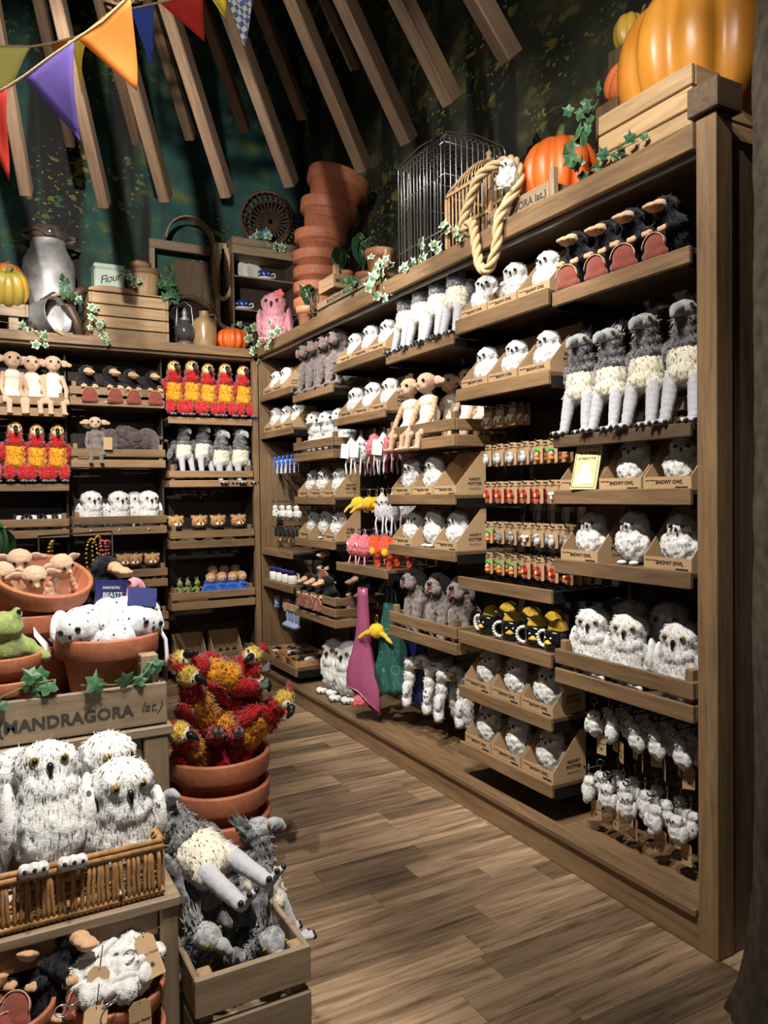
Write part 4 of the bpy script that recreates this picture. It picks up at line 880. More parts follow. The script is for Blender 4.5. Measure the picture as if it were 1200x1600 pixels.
# small goods, bay 0
lip_tray(RW, 0, 1.000, 'short brown shelf near the corner above the patterned cups', .60, .052, D=.28)
lip_tray(RW, 0, .760, 'short brown shelf in the corner with patterned cups', .60, .055, D=.28)
row(RW, 'patterned_cup', 'patterned_cup', [.12, .24, .36, .48], .06, .8115, 'white cup with navy band on the corner shelf', 'cup', 'cups on the corner shelf', 1.25, 0, .3)
lip_tray(RW, 0, .185, 'low brown shelf in the corner with three wicker baskets', .655, .06, D=.34)
for bi, u in enumerate((.11, .32, .53)):
    b = put('small_basket', 'wicker_basket', RW.at(u, .02, .2415), RW.rz, nth('shallow wicker trinket basket on the low corner shelf', bi, 3), 'basket', 'baskets on the low corner shelf')
    for q in range(7):
        put(('key_trinket', 'key_owl', 'key_trinket')[q % 3], 'trinket', RW.at(u+jit(.055), .06+.034*q, .272+.004*(q % 3)), (radians(90), 0, jit(1.5)), 'small furry tagged trinket in the %s low wicker basket from the corner' % ORD[bi], 'trinket', 'trinkets in basket '+ORD[bi], (.9, .62, .9)[q % 3])
for z, k, nm, lb, ct, n in ((1.74, 'blue_figure', 'blue_figure', 'small blue dangling figure on white tag near the corner panel', 'figure', 6), (1.40, 'key_owl', 'owl_key_ring', 'tiny white owl key ring near the corner panel', 'key ring', 4), (1.21, 'key_trinket', 'trinket', 'small black furry key ring near the corner panel', 'key ring', 6), (.69, 'scrunchie', 'scrunchie', 'pale blue ruffled scrunchie on card above the wicker baskets', 'scrunchie', 3), (.60, 'sock_pair', 'sock_pair', 'pair of pale blue socks on card above the wicker baskets', 'socks', 0)):
    for i in range(n):
        u = .10+i*(.42/max(1, n-1))
        put('hook', 'peg_hook', RW.at(u, .06, z), RW.rz, 'thin black peg hook for '+lb.split(' near')[0].split(' above')[0]+', %s from corner' % ORD[i], 'hook', nm+' hooks, corner bay')
        put(k, nm, RW.at(u, .08, z+(.012 if k == 'key_owl' else .006)), RW.rz+jit(.4), nth(lb, i, n, 'hook out'), ct, lb+' group', 1.15)
for i, u in enumerate((.40, .46, .52, .58)):
    put('sock_pair', 'sock_pair', RW.at(u, .05, .66), RW.rz+jit(.2), nth('pair of pale blue socks on card above the baskets', i, 4), 'socks', 'socks above the baskets', 1.4)
# ------------------------------------------------------------------ back shelving
def bcrate(u0, z, label, W=.645, **k): return slat_tray(BW, u0, z, label, W, **k)
C1, C2, C3 = .0, .655, 1.312
bcrate(C1, 1.995, 'brown slatted crate of three dolls under the milk churn')
row(BW, 'doll', 'long_eared_doll', us(BW, (20, 50, 83), .1, 2.2), .09, 2.05, 'long-eared doll in cream tunic beneath the milk churn', 'plush toy', 'dolls beneath the churn', 1.2, .1)
lip_tray(BW, C1, 1.495, 'brown shelf tray of red firebirds beneath the dolls', .65, .05)
row(BW, 'firebird', 'firebird_plush', us(BW, (-18, 24, 58, 90), .1, 1.7), .09, 1.5415, 'red and orange firebird beneath the long-eared dolls', 'plush toy', 'firebirds beneath the dolls', 1.12, .05)
bcrate(C1, 1.18, 'brown slatted crate of small black toys behind the leafy plant')
for k, u in enumerate((.34, .43, .52, .60)): put('badger', 'badger_plush', BW.at(u, .10+.06*(k % 2), 1.197), jit(.5), nth('small black plush badger behind the leafy plant', 3-k, 4), 'plush toy', 'badgers behind the plant', 1.15)
bcrate(C2, 2.08, 'brown slatted crate of black moles beneath the pale planter')
row(BW, 'mole', 'mole_plush', us(BW, (135, 172, 203, 238), .08, 2.2), .085, 2.097, 'black mole with purse beneath the four-board crate', 'plush toy', 'moles beneath the wooden crate', 1.15, .15)
bcrate(C2, 1.655, 'brown slatted crate holding a dark skinny winged horse')
put('winged_horse', 'winged_horse_plush', BW.at(1.06, .14, 1.745), .05, 'dark grey skinny winged horse toy lying in slatted crate', 'plush toy', None, 1.2)
t = put('doll', 'monkey_doll', BW.at(.83, .08, 1.72), -.1, 'greyish doll with a brown paper tag sitting beside the dark horse', 'plush toy', None, .95)
for c in t.children:
    if c.name.split('.')[0] in ('tunic', 'arm', 'leg'): c.data = c.data.copy(); c.data.materials.clear(); c.data.materials.append(MATS['hound'])
box('paper_tag', (.05, -.11, .06), (.11, -.108, .15), 'card', t, .0005)
bcrate(C2, 1.185, 'brown slatted crate with large snowy owls beneath the winged horse')
row(BW, 'owl_big', 'owl_plush', us(BW, (143, 186, 232), .11, 1.3), .11, 1.203, 'large snowy owl in the crate beneath the dark winged horse', 'plush toy', 'owls beneath the winged horse', 1.0, .2)
put('owl_big', 'owl_plush', BW.at(1.12, .25, 1.203), .3, 'large snowy owl half hidden behind the three beneath the dark winged horse', 'plush toy', None, 1.0)
bcrate(C2, .805, 'brown slatted crate of three tan lions beneath the snowy owls')
row(BW, 'lion', 'lion_plush', us(BW, (195, 211, 238), .1, .9), .1, .86, 'small tan lion beneath the snowy owls', 'plush toy', 'lions beneath the owls', 1.3)
bcrate(C2, .49, 'brown slatted crate of badgers beneath three tan lions')
for k, (u, d, z) in enumerate(((.93, .1, .52), (1.03, .1, .52), (1.12, .1, .52), (1.21, .1, .52), (1.05, .2, .60), (1.14, .2, .60), (1.22, .2, .60))): put('badger', 'badger_plush', BW.at(u, d, z+.01), jit(.4), 'small badger heaped beneath the tan lions, %s row, %s from corner' % (('front', ORD[3-k]) if k < 4 else ('back', ORD[6-k])), 'plush toy', 'badgers heaped in the crate', 1.3)
lip_tray(BW, C3, 1.975, 'brown shelf tray of five red firebirds beneath the lantern', .645, .05)
row(BW, 'firebird', 'firebird_plush', us(BW, (272, 300, 325, 352, 380), .1, 2.2), .09, 2.0215, 'red and orange firebird beneath the lantern', 'plush toy', 'five firebirds beneath the lantern', 1.15, .05)
bcrate(C3, 1.515, 'brown slatted crate of hippogriffs beneath the five firebirds', slat=.05)
row(BW, 'hippogriff', 'hippogriff_plush', us(BW, (288, 318), .15, 1.7), .15, 1.60, 'grey hippogriff slumped beneath the five firebirds', 'plush toy', 'slumped hippogriffs in the back crate', 1.0, .2)
row(BW, 'hippogriff', 'hippogriff_plush', us(BW, (354, 384), -.03, 1.7), .09, 1.532, 'grey hippogriff dangling legs beneath the five firebirds', 'plush toy', 'dangling hippogriffs in the back crate', 1.1, .2)
bcrate(C3, 1.065, 'brown slatted crate of four tan lions beneath the hippogriffs')
row(BW, 'lion', 'lion_plush', us(BW, (275, 312, 341, 373), .1, 1.2), .1, 1.115, 'tan lion in the crate beneath the hippogriffs', 'plush toy', 'lions beneath the hippogriffs', 1.35)
bcrate(C3, .615, 'brown slatted crate of blue-robed dolls and green twig figures')
for k, u in enumerate((1.40, 1.46, 1.53)): put('twig_creature', 'twig_figure', BW.at(u, .10, .67), jit(.6), nth('spindly green twig figure beside the blue-robed dolls', 2-k, 3), 'plush toy', 'green twig figures', 1.1)
for k, (u, d) in enumerate(((1.63, .08), (1.72, .10), (1.80, .08), (1.88, .10), (1.68, .2), (1.78, .22), (1.86, .21))): put('wizard_doll', 'robed_doll', BW.at(u, d, .66 if d < .15 else .70), jit(.4), 'small brown-haired doll in blue robe, %s row, %s from the corner' % (('front', ORD[3-k]) if k < 4 else ('back', ORD[6-k])), 'plush toy', 'blue-robed dolls', 1.35)
bcrate(C3, .155, 'lowest brown slatted crate with two cartons of black toys')
for k, u in enumerate((1.37, 1.65)):
    c = put('owl_carton', 'toy_carton', BW.at(u, .06, .172), 0, 'open brown carton of black toys, %s the corner' % ('further from', 'nearer')[k], 'box', 'cartons of black toys', 1.15, skip=('lettering', 'printed_strip'))
    for q in range(3): put('key_trinket', 'black_toy', BW.at(u+.06+.055*q, .14, .30), jit(.6), 'black furry toy, %s from corner, in the %s low carton' % (ORD[2-q], ('further', 'nearer')[k]), 'toy', 'black toys in cartons', 1.3)
# ------------------------------------------------------------------ stepped display in front
T = thing('display_stand', 'two-tier wooden display stand with square legs, bunting above it', 'stand')
def tb(n, a, b, m='grey'): return box(n, a, b, m, T, .004)
tb('tier_board', (-.75, 1.735, .525), (.415, 2.04, .55)); tb('front_rail', (-.75, 1.752, .465), (.368, 1.772, .5245), 'brown'); tb('tier_board', (-.75, 2.045, .822), (.478, 2.56, .848))
tb('front_rail', (-.75, 2.062, .76), (.40, 2.082, .8215), 'brown'); tb('back_rail', (-.75, 2.062, .64), (.40, 2.078, .71), 'brown')
for x0, x1, y0, y1, z1 in ((.370, .410, 1.745, 1.787, .5245), (.370, .410, 1.99, 2.03, .5245), (.402, .466, 2.05, 2.10, .8215), (.402, .466, 2.50, 2.55, .8215)): tb('leg', (x0, y0, 0), (x1, y1, z1))
tb('lower_board', (-.75, 1.47, .135), (.366, 2.02, .160), 'brown'); tb('lower_rail', (-.75, 1.50, .0), (.366, 1.52, .1345), 'brown')
# stencilled crate on the upper tier
cr = c = thing('stencilled_crate', 'weathered plank crate stencilled MANDRAKE holding the clay pots', 'crate', (-.42, 2.055, .8485)); W = .885
fb = box('front_board', (0, 0, .004), (W, .016, .112), 'grey', c); box('side_board', (W-.016, .0165, .004), (W, .42, .10), 'grey', c); box('side_board', (0, .0165, .004), (.016, .42, .10), 'grey', c); box('back_board', (0, .4205, .004), (W, .436, .112), 'grey', c); box('base_board', (.0165, .0165, 0), (W-.0165, .42, .010), 'grey', c)
for x, y in ((W-.062, .017), (W-.062, .376), (.017, .017), (.017, .376)): box('corner_post', (x, y, .0105), (x+.045, y+.042, .185), 'grey', c)
link('lettering', textmesh('MANDRAKE (MANDRAGORA', .041, .0004, 'RIGHT', space=1.06, bold=.0014), 'stencil', fb, (W/2-.088, -.0088, -.010)); link('lettering', textmesh('lat.)', .036, .0004, 'RIGHT', shear=.35), 'stencil', fb, (W/2-.014, -.0088, -.006))
def pot(loc, r, label, group=None, n=1, step=.07, tilt=(0, 0), kindn='terracotta_pot', name='clay_pot', hs=1.0, under=None):
    for k in range(n):
        o = put(kindn, name, (loc[0], loc[1], loc[2]+step*k), k*1.3, label if k == n-1 else '%s clay pot nested beneath the %s' % (('second', 'third')[n-2-k], under or label), 'pot', group, r/1.06, tilt)
        o.scale = (r/1.06, r/1.06, r/1.06*hs)
    return o
zc = .8595
pot((.345, 2.235, zc), .140, 'wide clay pot full of spotted white owls in the stencilled crate', hs=1.06)
P0 = Vector((.345, 2.235, zc+.175))
for dx, dy, dz, rz, tl in ((-.055, -.02, .012, -.5, (.25, -.2)), (.065, .0, .008, .4, (.2, .2)), (.005, -.03, -.02, .1, (.3, 0)), (.075, .07, .02, .9, (.1, .1)), (-.04, .07, .0, 2.2, (0, 0))):
    o = put('velvet_owl', 'owl_pouch_plush', P0+Vector((dx, dy, dz)), (tl[0], tl[1], rz), 'flecked velvety white owl in the wide pot, '+{-.055: 'with a white paper tag', .065: 'leaning toward the drawstring', .005: 'peeping over the rim front', .075: 'with a navy tag', -.04: 'turned away at the back'}[dx], 'plush toy', 'flecked owls in the clay pot', .88)
    if dx < -.05: box('paper_tag', (-.13, -.03, .0), (-.128, .04, .09), 'paper', o, .0005, (.2, -.25, .3))
    if dz == .02: box('navy_tag', (-.11, -.06, .10), (-.02, -.058, .16), 'navy', o, .0005, (-.3, 0, -.9))
dsg = link('drawstring', tubes([[(.44, 2.20, 1.07), (.475, 2.19, 1.085), (.492, 2.185, 1.05), (.496, 2.185, 1.0), (.49, 2.185, .975)]], .006, 6), 'photo_strap'); tag(dsg, 'pale checked drawstring dangling over the wide clay pot rim', 'cord')
def along(kn, name, base, top, front, scale, label, cat, group=None):
    """set a toy down along an axis: base (feet) to top (head), facing front"""
    base, top = Vector(base), Vector(top); z = (top-base).normalized(); y = -Vector(front); y = (y-z*y.dot(z)).normalized(); x = y.cross(z)
    o = put(kn, name, base, 0, label, cat, group, scale); o.rotation_euler = Matrix((x, y, z)).transposed().to_euler(); return o
a = aty(50, 935, 2.40)
put('terracotta_pot', 'clay_pot', (a.x, a.y, .86), .4, 'third clay pot down beneath the tipped pot of dolls', 'pot', None, .118)
put('terracotta_pot', 'clay_pot', (a.x, a.y, .945), 1.2, 'second clay pot down beneath the tipped pot of dolls', 'pot', None, .12)
tp = put('terracotta_pot', 'clay_pot', (a.x, a.y+.05, 1.055), (.42, .03, .3), 'wide clay pot of pale dolls, tipped forward on its stack', 'pot', None, .128)
ax = Vector((0, -sin(.42), cos(.42))); rim = Vector((a.x, a.y+.05, 1.055))+ax*.17
for dx, dy, dz, fx, lb in ((-.075, .01, .0, -.3, 'with face turned aside'), (.0, -.035, -.012, .1, 'looking straight over the rim'), (.075, .03, .012, .6, 'slumped against the rim edge'), (-.03, .06, .03, 0, 'half buried at the back')): along('doll', 'long_eared_doll', rim+Vector((dx, dy, dz))-ax*.135, rim+Vector((dx, dy-.02, dz))+ax*.1, (fx, -1, .1), .70, 'pale long-eared doll in the tipped clay pot, '+lb, 'plush toy')
b = aty(5, 1030, 2.17); pot((b.x, b.y, .86), .095, 'small stacked clay pot with a green frog toy', None, 2, .06, under='pot of the green frog')
put('frog_toy', 'frog_plush', (b.x-.01, b.y, 1.02), .3, 'olive green plush frog sitting in the small stacked clay pot', 'plush toy', None, 1.1)
# mole with tags behind the owls' pot, on its own pot; bead strands beside it
m = aty(160, 905, 2.50); pot((m.x, m.y, .86), .10, 'narrow clay pot supporting the tagged black mole', None, 2, .06, under='pot of the tagged mole')
o = put('mole', 'mole_plush', (m.x, m.y-.01, 1.06), .6, 'black plush mole with a navy and white tag and a pink ring', 'plush toy', None, .92)
box('navy_tag', (-.13, -.115, .075), (-.02, -.113, .16), 'navy', o, .0005, (.1, .1, -.2)); box('paper_tag', (-.12, -.111, .04), (-.03, -.109, .085), 'paper', o, .0005, (.1, .1, -.2))
link('lettering', textmesh('BEASTS', .022, .0003), 'paper', o, (-.074, -.121, .112), (.1, .1, -.2)); link('lettering', textmesh('FANTASTIC', .012, .0003), 'paper', o, (-.076, -.119, .135), (.1, .1, -.2))
link('ring_cushion', tubes([[(.06+.028*cos(t), -.08, .09+.045*sin(t)) for t in [2*pi*k/16 for k in range(16)]]], .02, 8, True), 'pink_fur', o)
for k, (px, py, kn) in enumerate(((143, 842, 'bead_strand'), (152, 838, 'bead_strand'), (160, 845, 'pink_strand'), (167, 845, 'pink_strand'), (80, 845, 'bead_strand'))):
    q = aty(px, py, 2.56); put(kn, 'bead_strand', q, .3*k, '%s bead strand hanging behind the tagged mole' % ('gold' if kn[0] == 'b' else 'dark pink') if px > 100 else 'gold bead strand hanging by the leafy plant', 'necklace', 'gold strands' if kn[0] == 'b' and px > 100 else ('pink strands' if px > 100 else None), 1.0)
bar = thing('bead_rack', 'slim black metal rack bar holding the bead strands', 'rack', (0, 2.575, 0)); q0 = aty(60, 838, 2.575); q1 = aty(175, 830, 2.575)
link('crossbar', tubes([[(q0.x, 0, q0.z), (q1.x, 0, q1.z)]], .003, 6), 'iron', bar)
for q in (q0, q1): link('upright', tubes([[(q.x, .0, .849), (q.x, 0, q.z)]], .003, 6), 'iron', bar)
# wicker basket of large owls on the lower tier
B = thing('wicker_basket', 'long golden wicker basket of large snowy owls on lower tier', 'basket', (-.55, 1.757, .5505)); BW_, BD, BH = .925, .262, .112
box('base_panel', (0, 0, 0), (BW_, BD, .008), 'wicker', B)
stk = tubes([[(0, -.004, .004), (.001, -.008, .03), (.0, -.005, .06), (.001, -.008, .085), (0, -.004, BH)]], .0046, 6)
n = 84
for k in range(n+1): link('stake', stk, 'wicker', B, (.006+k*(BW_-.012)/n, 0, 0), (0, jit(.07), 0))
for k in range(18): link('stake', stk, 'wicker', B, (BW_, .008+k*(BD-.016)/17, 0), (0, 0, pi/2))
for k in range(18): link('stake', stk, 'wicker', B, (0, .008+k*(BD-.016)/17, 0), (0, 0, -pi/2))
for k in range(0, n+1, 2): link('stake', stk, 'wicker', B, (.006+k*(BW_-.012)/n, BD, 0), (0, 0, pi))
def loop(z, r, o): return tubes([[(-o, -o, z), (BW_/2, -o-.003, z), (BW_+o, -o, z), (BW_+o, BD+o, z), (-o, BD+o, z)]], r, 7, True)
for z, r, o in ((.012, .007, .004), (.045, .0045, -.001), (.054, .0045, -.001), (.085, .0045, -.001), (BH, .0085, .004), (BH+.011, .0075, .001)): link('weave_band', loop(z, r, o), 'wicker', B)
rimt = tubes([[(0, -.012, BH+.004), (0, 0, BH+.018), (0, .012, BH+.004)]], .0045, 5)
for k in range(12): link('rim_binding', rimt, 'wicker', B, (BW_+.001, .012+k*(BD-.024)/11, 0), (0, 0, pi/2))
bz = .5590
OB = [((.312, 1.855, bz), .12, (-.03, 0), 1.0, 'with a stern face, sitting at the basket end'), ((.15, 1.80, bz+.075), .0, (-.42, .03), 1.0, 'leaning back with both feet over the basket rim'), ((.285, 1.975, bz+.035), .35, (-.05, .08), .98, 'peering over the stern owl in the basket'), ((.0, 1.87, bz+.01), .75, (-.05, -.1), 1.0, 'turned sideways against the leaning basket owl'), ((.085, 1.975, bz+.02), 2.6, (.05, 0), 1.0, 'with its back turned in the wicker basket'), ((-.16, 1.87, bz), .3, (0, 0), 1.0, 'at the far end of the wicker basket')]
for loc, rz, tl, s, lb in OB: put('owl_big', 'owl_plush', loc, (tl[0], tl[1], rz), 'large white snowy owl '+lb, 'plush toy', None, s)
# pots under the lower tier
pb = atz(178, 1522, .425); pot((pb.x, pb.y, .1605), .106, 'clay pot of tagged white owl key rings under the lower tier', None, 2, .095, hs=.95, under='pot of owl key rings')
R2 = random.Random(4)
for k in range(11):
    an = k*2.4; rr = .015+.06*math.sqrt(k/11); eu = Euler((R2.uniform(.9, 2.0), R2.uniform(-.6, .6), R2.uniform(0, 6))); c_ = Vector((pb.x+rr*cos(an), pb.y+rr*sin(an), .43+.04*(1-rr/.08)))
    put('key_owl', 'owl_key_ring', c_-eu.to_matrix() @ Vector((0, 0, -.08*1.2)), tuple(eu), 'white furry owl key ring, %s in the pot under the tier' % ('topmost', 'near the top', 'upper, beside a tag', 'upper, tilted aside', 'in the middle layer', 'mid layer, face hidden', 'against the rim', 'rim side, head inward', 'low by the rim', 'low beside a mole', 'lowest by the pot wall')[k], 'key ring', 'owl key rings in the pot', 1.2)
for k, (dx, dy, dz, rx, rz, lb) in enumerate(((.055, -.03, .115, -.7, .3, 'standing highest among the owl key rings'), (-.035, -.05, .085, -.5, -.5, 'wedged upright beside a black mole'), (-.05, -.105, .04, -.7, -.35, 'flopped over the pot rim at a slant'), (.03, -.117, .03, -.1, .15, 'hanging straight down the pot front'))): put('swing_tag', 'swing_tag', (pb.x+dx, pb.y+dy, .425+dz-.03), (rx, 0, rz), 'brown swing tag '+lb, 'tag', None, 1.25)
pa = atz(18, 1548, .44); pot((pa.x-.015, pa.y, .1605), .100, 'clay pot overflowing with black moles under the lower tier', None, 2, .115, hs=.95, under='low pot of moles')
for dx, dy, dz, rz, tl in ((-.03, .02, .18, .5, -.5), (.035, -.01, .18, -.6, -.6), (.0, -.04, .15, .2, -.8)): put('mole', 'mole_plush', (pa.x+dx-.015, pa.y+dy, .20+dz-.02), (tl, 0, rz), 'black mole in the low clay pot, '+{-.03: 'upright at the back', .035: 'tilted toward the owl key rings', .0: 'lying over the rim'}[dx], 'plush toy', 'moles in the low clay pot', .72)
put('mole', 'mole_plush', ((pa.x+pb.x)/2+.0, pb.y+.02, .36), (-.2, .2, .4), 'black plush mole squeezed between the two low clay pots', 'plush toy', None, .8)
o = thing('price_card', 'white price cards standing behind the low pot of moles', 'card', (pa.x, pa.y+.085, .40)); box('card_sheet', (-.05, 0, 0), (.02, .002, .13), 'paper', o, .0004, (0, 0, .1)); box('card_sheet', (.022, .004, 0), (.072, .006, .11), 'paper', o, .0004)
# slatted crates with hippogriffs beside the stand
for z, lb in ((.0, 'lower weathered slatted crate under the hippogriff crate'), (.203, 'weathered slatted crate crammed with hippogriffs beside the stand')):
    slat_tray(None, Vector((.418, 1.642, z)), 0, lb, .285, .33, .083, .028, 'grey', .196, name='slatted_crate') if False else None
    t = thing('slatted_crate', lb, 'crate', (.418, 1.642, z)); w_, d_ = .272, .33
    for k in range(2):
        z0 = .004+k*.108
        box('slat', (0, 0, z0), (w_, .016, z0+.086), 'grey', t); box('slat', (0, d_-.016, z0), (w_, d_, z0+.086), 'grey', t)
        for x in (0, w_-.014): box('slat', (x, .0165, z0), (x+.014, d_-.0165, z0+.086), 'grey', t)
    for x in (.0145, w_-.0445):
        for y in (.0165, d_-.0465): box('corner_post', (x, y, .0), (x+.03, y+.03, .198), 'pale', t)
    box('base_board', (.0145, .047, .002), (w_-.0145, d_-.047, .014), 'grey', t)
for b_, t_, fr_, s_, lb in (((400, 1425, 1.76), (262, 1275, 2.0), (.2, -.8, .7), 1.0, 'sprawled on top with its legs stretched out'), ((275, 1590, 1.90), (318, 1452, 1.76), (.75, -.75, -.15), .86, 'sunk in the crate with ruffled crest up'), ((400, 1560, 1.92), (428, 1438, 1.72), (.1, -.75, -.75), .86, 'bowing its beak over the crate edge'), ((430, 1480, 1.93), (404, 1335, 1.96), (.95, .1, .1), .9, 'half hidden behind its sprawled neighbour')):
    along('hippogriff', 'hippogriff_plush', aty(*b_), aty(*t_), fr_, s_, 'grey plush hippogriff '+lb, 'plush toy')
# firebirds in nested clay pots on the floor
fp = Vector((.815, 2.80, 0)); pot(fp, .193, 'big clay pot heaped with red firebirds on the floor', None, 3, .112, under='floor pot of firebirds')
FB = [((405, 1075, 2.78), (262, 1025, 2.78), (.1, -.75, .65), 'lying across the top of the heap'), ((335, 1150, 2.82), (296, 1062, 2.70), (.55, -.85, .0), 'with open beak at the heap edge'), ((352, 1180, 2.64), (345, 1085, 2.92), (0, -.5, .85), 'on its back, grey feet over the rim'), ((368, 1180, 2.86), (392, 1085, 2.80), (.65, -.75, .0), 'with a tall crest, upright at the rim'), ((345, 1185, 2.80), (405, 1130, 2.74), (.2, -.9, -.4), 'wedged head down beside the crested one'), ((330, 1200, 2.86), (285, 1150, 2.70), (.6, -.8, -.1), 'lowest in the heap by the stand leg'), ((300, 1120, 2.88), (340, 1080, 2.84), (-.3, -.9, .3), 'buried in the middle of the heap')]
for b_, t_, fr_, lb in FB: along('firebird', 'firebird_plush', aty(*b_), aty(*t_), fr_, .98, 'red and yellow firebird '+lb, 'plush toy')
# ------------------------------------------------------------------ rafters of the hut roof
APEX = Vector((-.30, 2.25, 5.45))
def rafter(px, py, z, label, wd=(.088, .058), frac=.86, group=None):
    e = atz(px, py, z); d = (APEX-e); L = d.length*frac; q = d.to_track_quat('Z', 'X')
    me = boxmesh((wd[0], wd[1], round(L, 2)), 'beam', .006); o = link('rafter', me, None, None, e+d.normalized()*L/2); o.rotation_euler = q.to_euler(); tag(o, label, 'beam', group)
for ri, (px, py) in enumerate(((42, 303), (164, 322), (260, 312), (356, 305), (456, 288), (570, 266), (640, 222), (708, 160), (800, 92))): rafter(px, py, 3.05, 'squared roof rafter of the lower ring, %s from the golden pumpkin' % ORD[8-ri], group='front ring of rafters')
for ri, (px, py) in enumerate(((-20, 230), (110, 225), (215, 222), (298, 215), (384, 203), (474, 183), (558, 105))): rafter(px, py, 3.7, 'shorter roof rafter of the higher ring, %s from the golden pumpkin' % ORD[6-ri], (.075, .06), .8, group='rear ring of rafters')
link('collar_beam', lathe([(.12, 0), (.26, 0), (.26, .10), (.12, .10)], 24), woodmat('beam', (1, .1, .1)), None, APEX+Vector((0, 0, -.62))); tag(COL.objects['collar_beam'], 'round wooden collar that gathers the roof rafters', 'beam')
# ------------------------------------------------------------------ bunting
def flag(pts, D, mat, parent, curl=.02, n=8, seed=0):
    a, b, c = [atd(x, y, D) for x, y in pts]; nn = (b-a).cross(c-a).normalized(); v = []; idx = {}
    for s in (-1, 1):
        for i in range(n+1):
            for j in range(n+1-i):
                u, w_ = i/n, j/n; p = a*(1-u-w_)+b*u+c*w_; p = p+nn*(curl*sin(3.2*u+seed)*w_*1.6+s*.0006); idx[(s, i, j)] = len(v); v.append(p)
    f = []
    for s in (-1, 1):
        for i in range(n):
            for j in range(n-i):
                t = [(idx[(s, i, j)], idx[(s, i+1, j)], idx[(s, i, j+1)])]
                if i+j < n-1: t.append((idx[(s, i+1, j)], idx[(s, i+1, j+1)], idx[(s, i, j+1)]))
                f += t if s > 0 else [q[::-1] for q in t]
    edge = [(i, 0) for i in range(n)]+[(n-i, i) for i in range(n)]+[(0, n-i) for i in range(n)]
    for k in range(len(edge)): p, q = edge[k], edge[(k+1) % len(edge)]; f.append((idx[(1, *p)], idx[(-1, *p)], idx[(-1, *q)], idx[(1, *q)]))
    return link('flag', pydata(v, f, True), mat, parent)
b1 = thing('bunting', 'bunting string with large orange, purple and red triangle flags', 'bunting'); D1 = 1.9
link('string', tubes([[atd(x, y, D1) for x, y in ((-60, 175), (12, 136), (38, 119), (80, 88), (118, 62), (160, 34), (205, -8), (260, -50))]], .0035, 6), 'rope_pale', b1)
flag([(-40, 160), (12, 134), (6, 276)], D1, 'f_red', b1, seed=1); flag([(36, 119), (116, 62), (119, 212)], D1, 'f_purple', b1, seed=2); flag([(120, 60), (204, -8), (214, 142)], D1, 'f_orange', b1, seed=0)
b2 = thing('bunting', 'second bunting string with small yellow, blue, red and harlequin flags', 'bunting'); D2 = 2.25
link('string', tubes([[atd(x, y, D2) for x, y in ((-60, 76), (0, 72), (48, 73), (80, 68), (118, 58), (150, 44), (203, 14), (250, 4), (320, -14), (400, -30))]], .0035, 6), 'rope_pale', b2)
for pts, m, s in (([(-55, 76), (48, 73), (-8, 148)], 'f_cream', 0), ([(78, 69), (114, 59), (86, 84)], 'f_orange', 1), ([(112, 61), (143, 48), (119, 138)], 'f_yellow', 2), ([(203, 14), (241, 8), (232, 95)], 'f_blue', .5), ([(250, 5), (320, -14), (314, 50)], 'f_red', 1.5), ([(322, -14), (352, -22), (351, 28)], 'f_yellow', 0), ([(348, -22), (404, -34), (378, 62)], 'harlequin', 1)): flag(pts, D2, m, b2, .03, seed=s)
# ------------------------------------------------------------------ leaves
def ivy_leaf():
    o = []
    for ang, r in ((90, 1.15), (112, .62), (150, .95), (178, .60), (215, .80), (245, .62), (270, .42), (295, .62), (325, .80), (2, .60), (30, .95), (68, .62)): o.append((.026*r*cos(radians(ang)), .026*r*sin(radians(ang))))
    v = [(0, -.003, 0)]+[(x, .004*abs(x)/.02, z) for x, z in o]+[(0, -.0022, 0)]+[(x, .0008+.004*abs(x)/.02, z) for x, z in o]; n = len(o)
    f = [(0, 1+i, 1+(i+1) % n) for i in range(n)]+[(n+1, n+2+(i+1) % n, n+2+i) for i in range(n)]+[(1+(i+1) % n, 1+i, n+2+i, n+2+(i+1) % n) for i in range(n)]
    return pydata(v, f, False)
IVY = {m: ivy_leaf() for m in ('ivy_pale', 'ivy_green')}
def ivy(pts, n, label, mat='ivy_pale', size=1.0, face=0, spread=.035, seed=1):
    R = random.Random(seed); P = [Vector(p) for p in pts]; t = thing('ivy_vine', label, 'ivy', P[0]); o = P[0]
    link('stem', tubes([[p-o for p in P]], .0022, 5), 'stem', t)
    for k in range(n):
        u = (k+.5)/n*(len(P)-1); i = min(int(u), len(P)-2); p = P[i].lerp(P[i+1], u-i)-o+Vector((R.gauss(0, spread), R.gauss(0, spread), R.gauss(0, spread*.7)))
        link('leaf', IVY[mat], mat, t, p, (R.uniform(-.6, .5), R.uniform(-1.2, 1.2), face+R.uniform(-.6, .6)), size*R.uniform(.7, 1.25))
    return t
def big_leaf_mesh(L=.16, Wd=.06):
    v = []; f = []; n = 10
    for s in (0, .0012):
        for i in range(n+1):
            t = i/n; w_ = Wd*sin(pi*min(1, t*.96+.02))**.8*(1-.25*t)
            for u in (-1, -.5, 0, .5, 1): v.append((u*w_, s+.02*u*u*w_/Wd+.06*t*t*L/.16, L*t-.10*t*t*L*3))
    for s in (0, 1):
        b = s*(n+1)*5
        for i in range(n):
            for k in range(4): a = b+i*5+k; q = (a, a+1, a+6, a+5); f.append(q if s == 0 else q[::-1])
    return pydata(v, f, True)
BL = big_leaf_mesh(); BLV = tubes([[(0, -.002+.06*t*t, .16*t-.10*t*t*.16*3) for t in [k/9 for k in range(10)]]]+[[(0, -.002+.06*t*t, .16*t-.048*t*t), (s*.035, -.001+.06*(t+.1)**2, .16*(t+.18)-.048*(t+.18)**2)] for t in (.2, .4, .6) for s in (-1, 1)], .0016, 4)
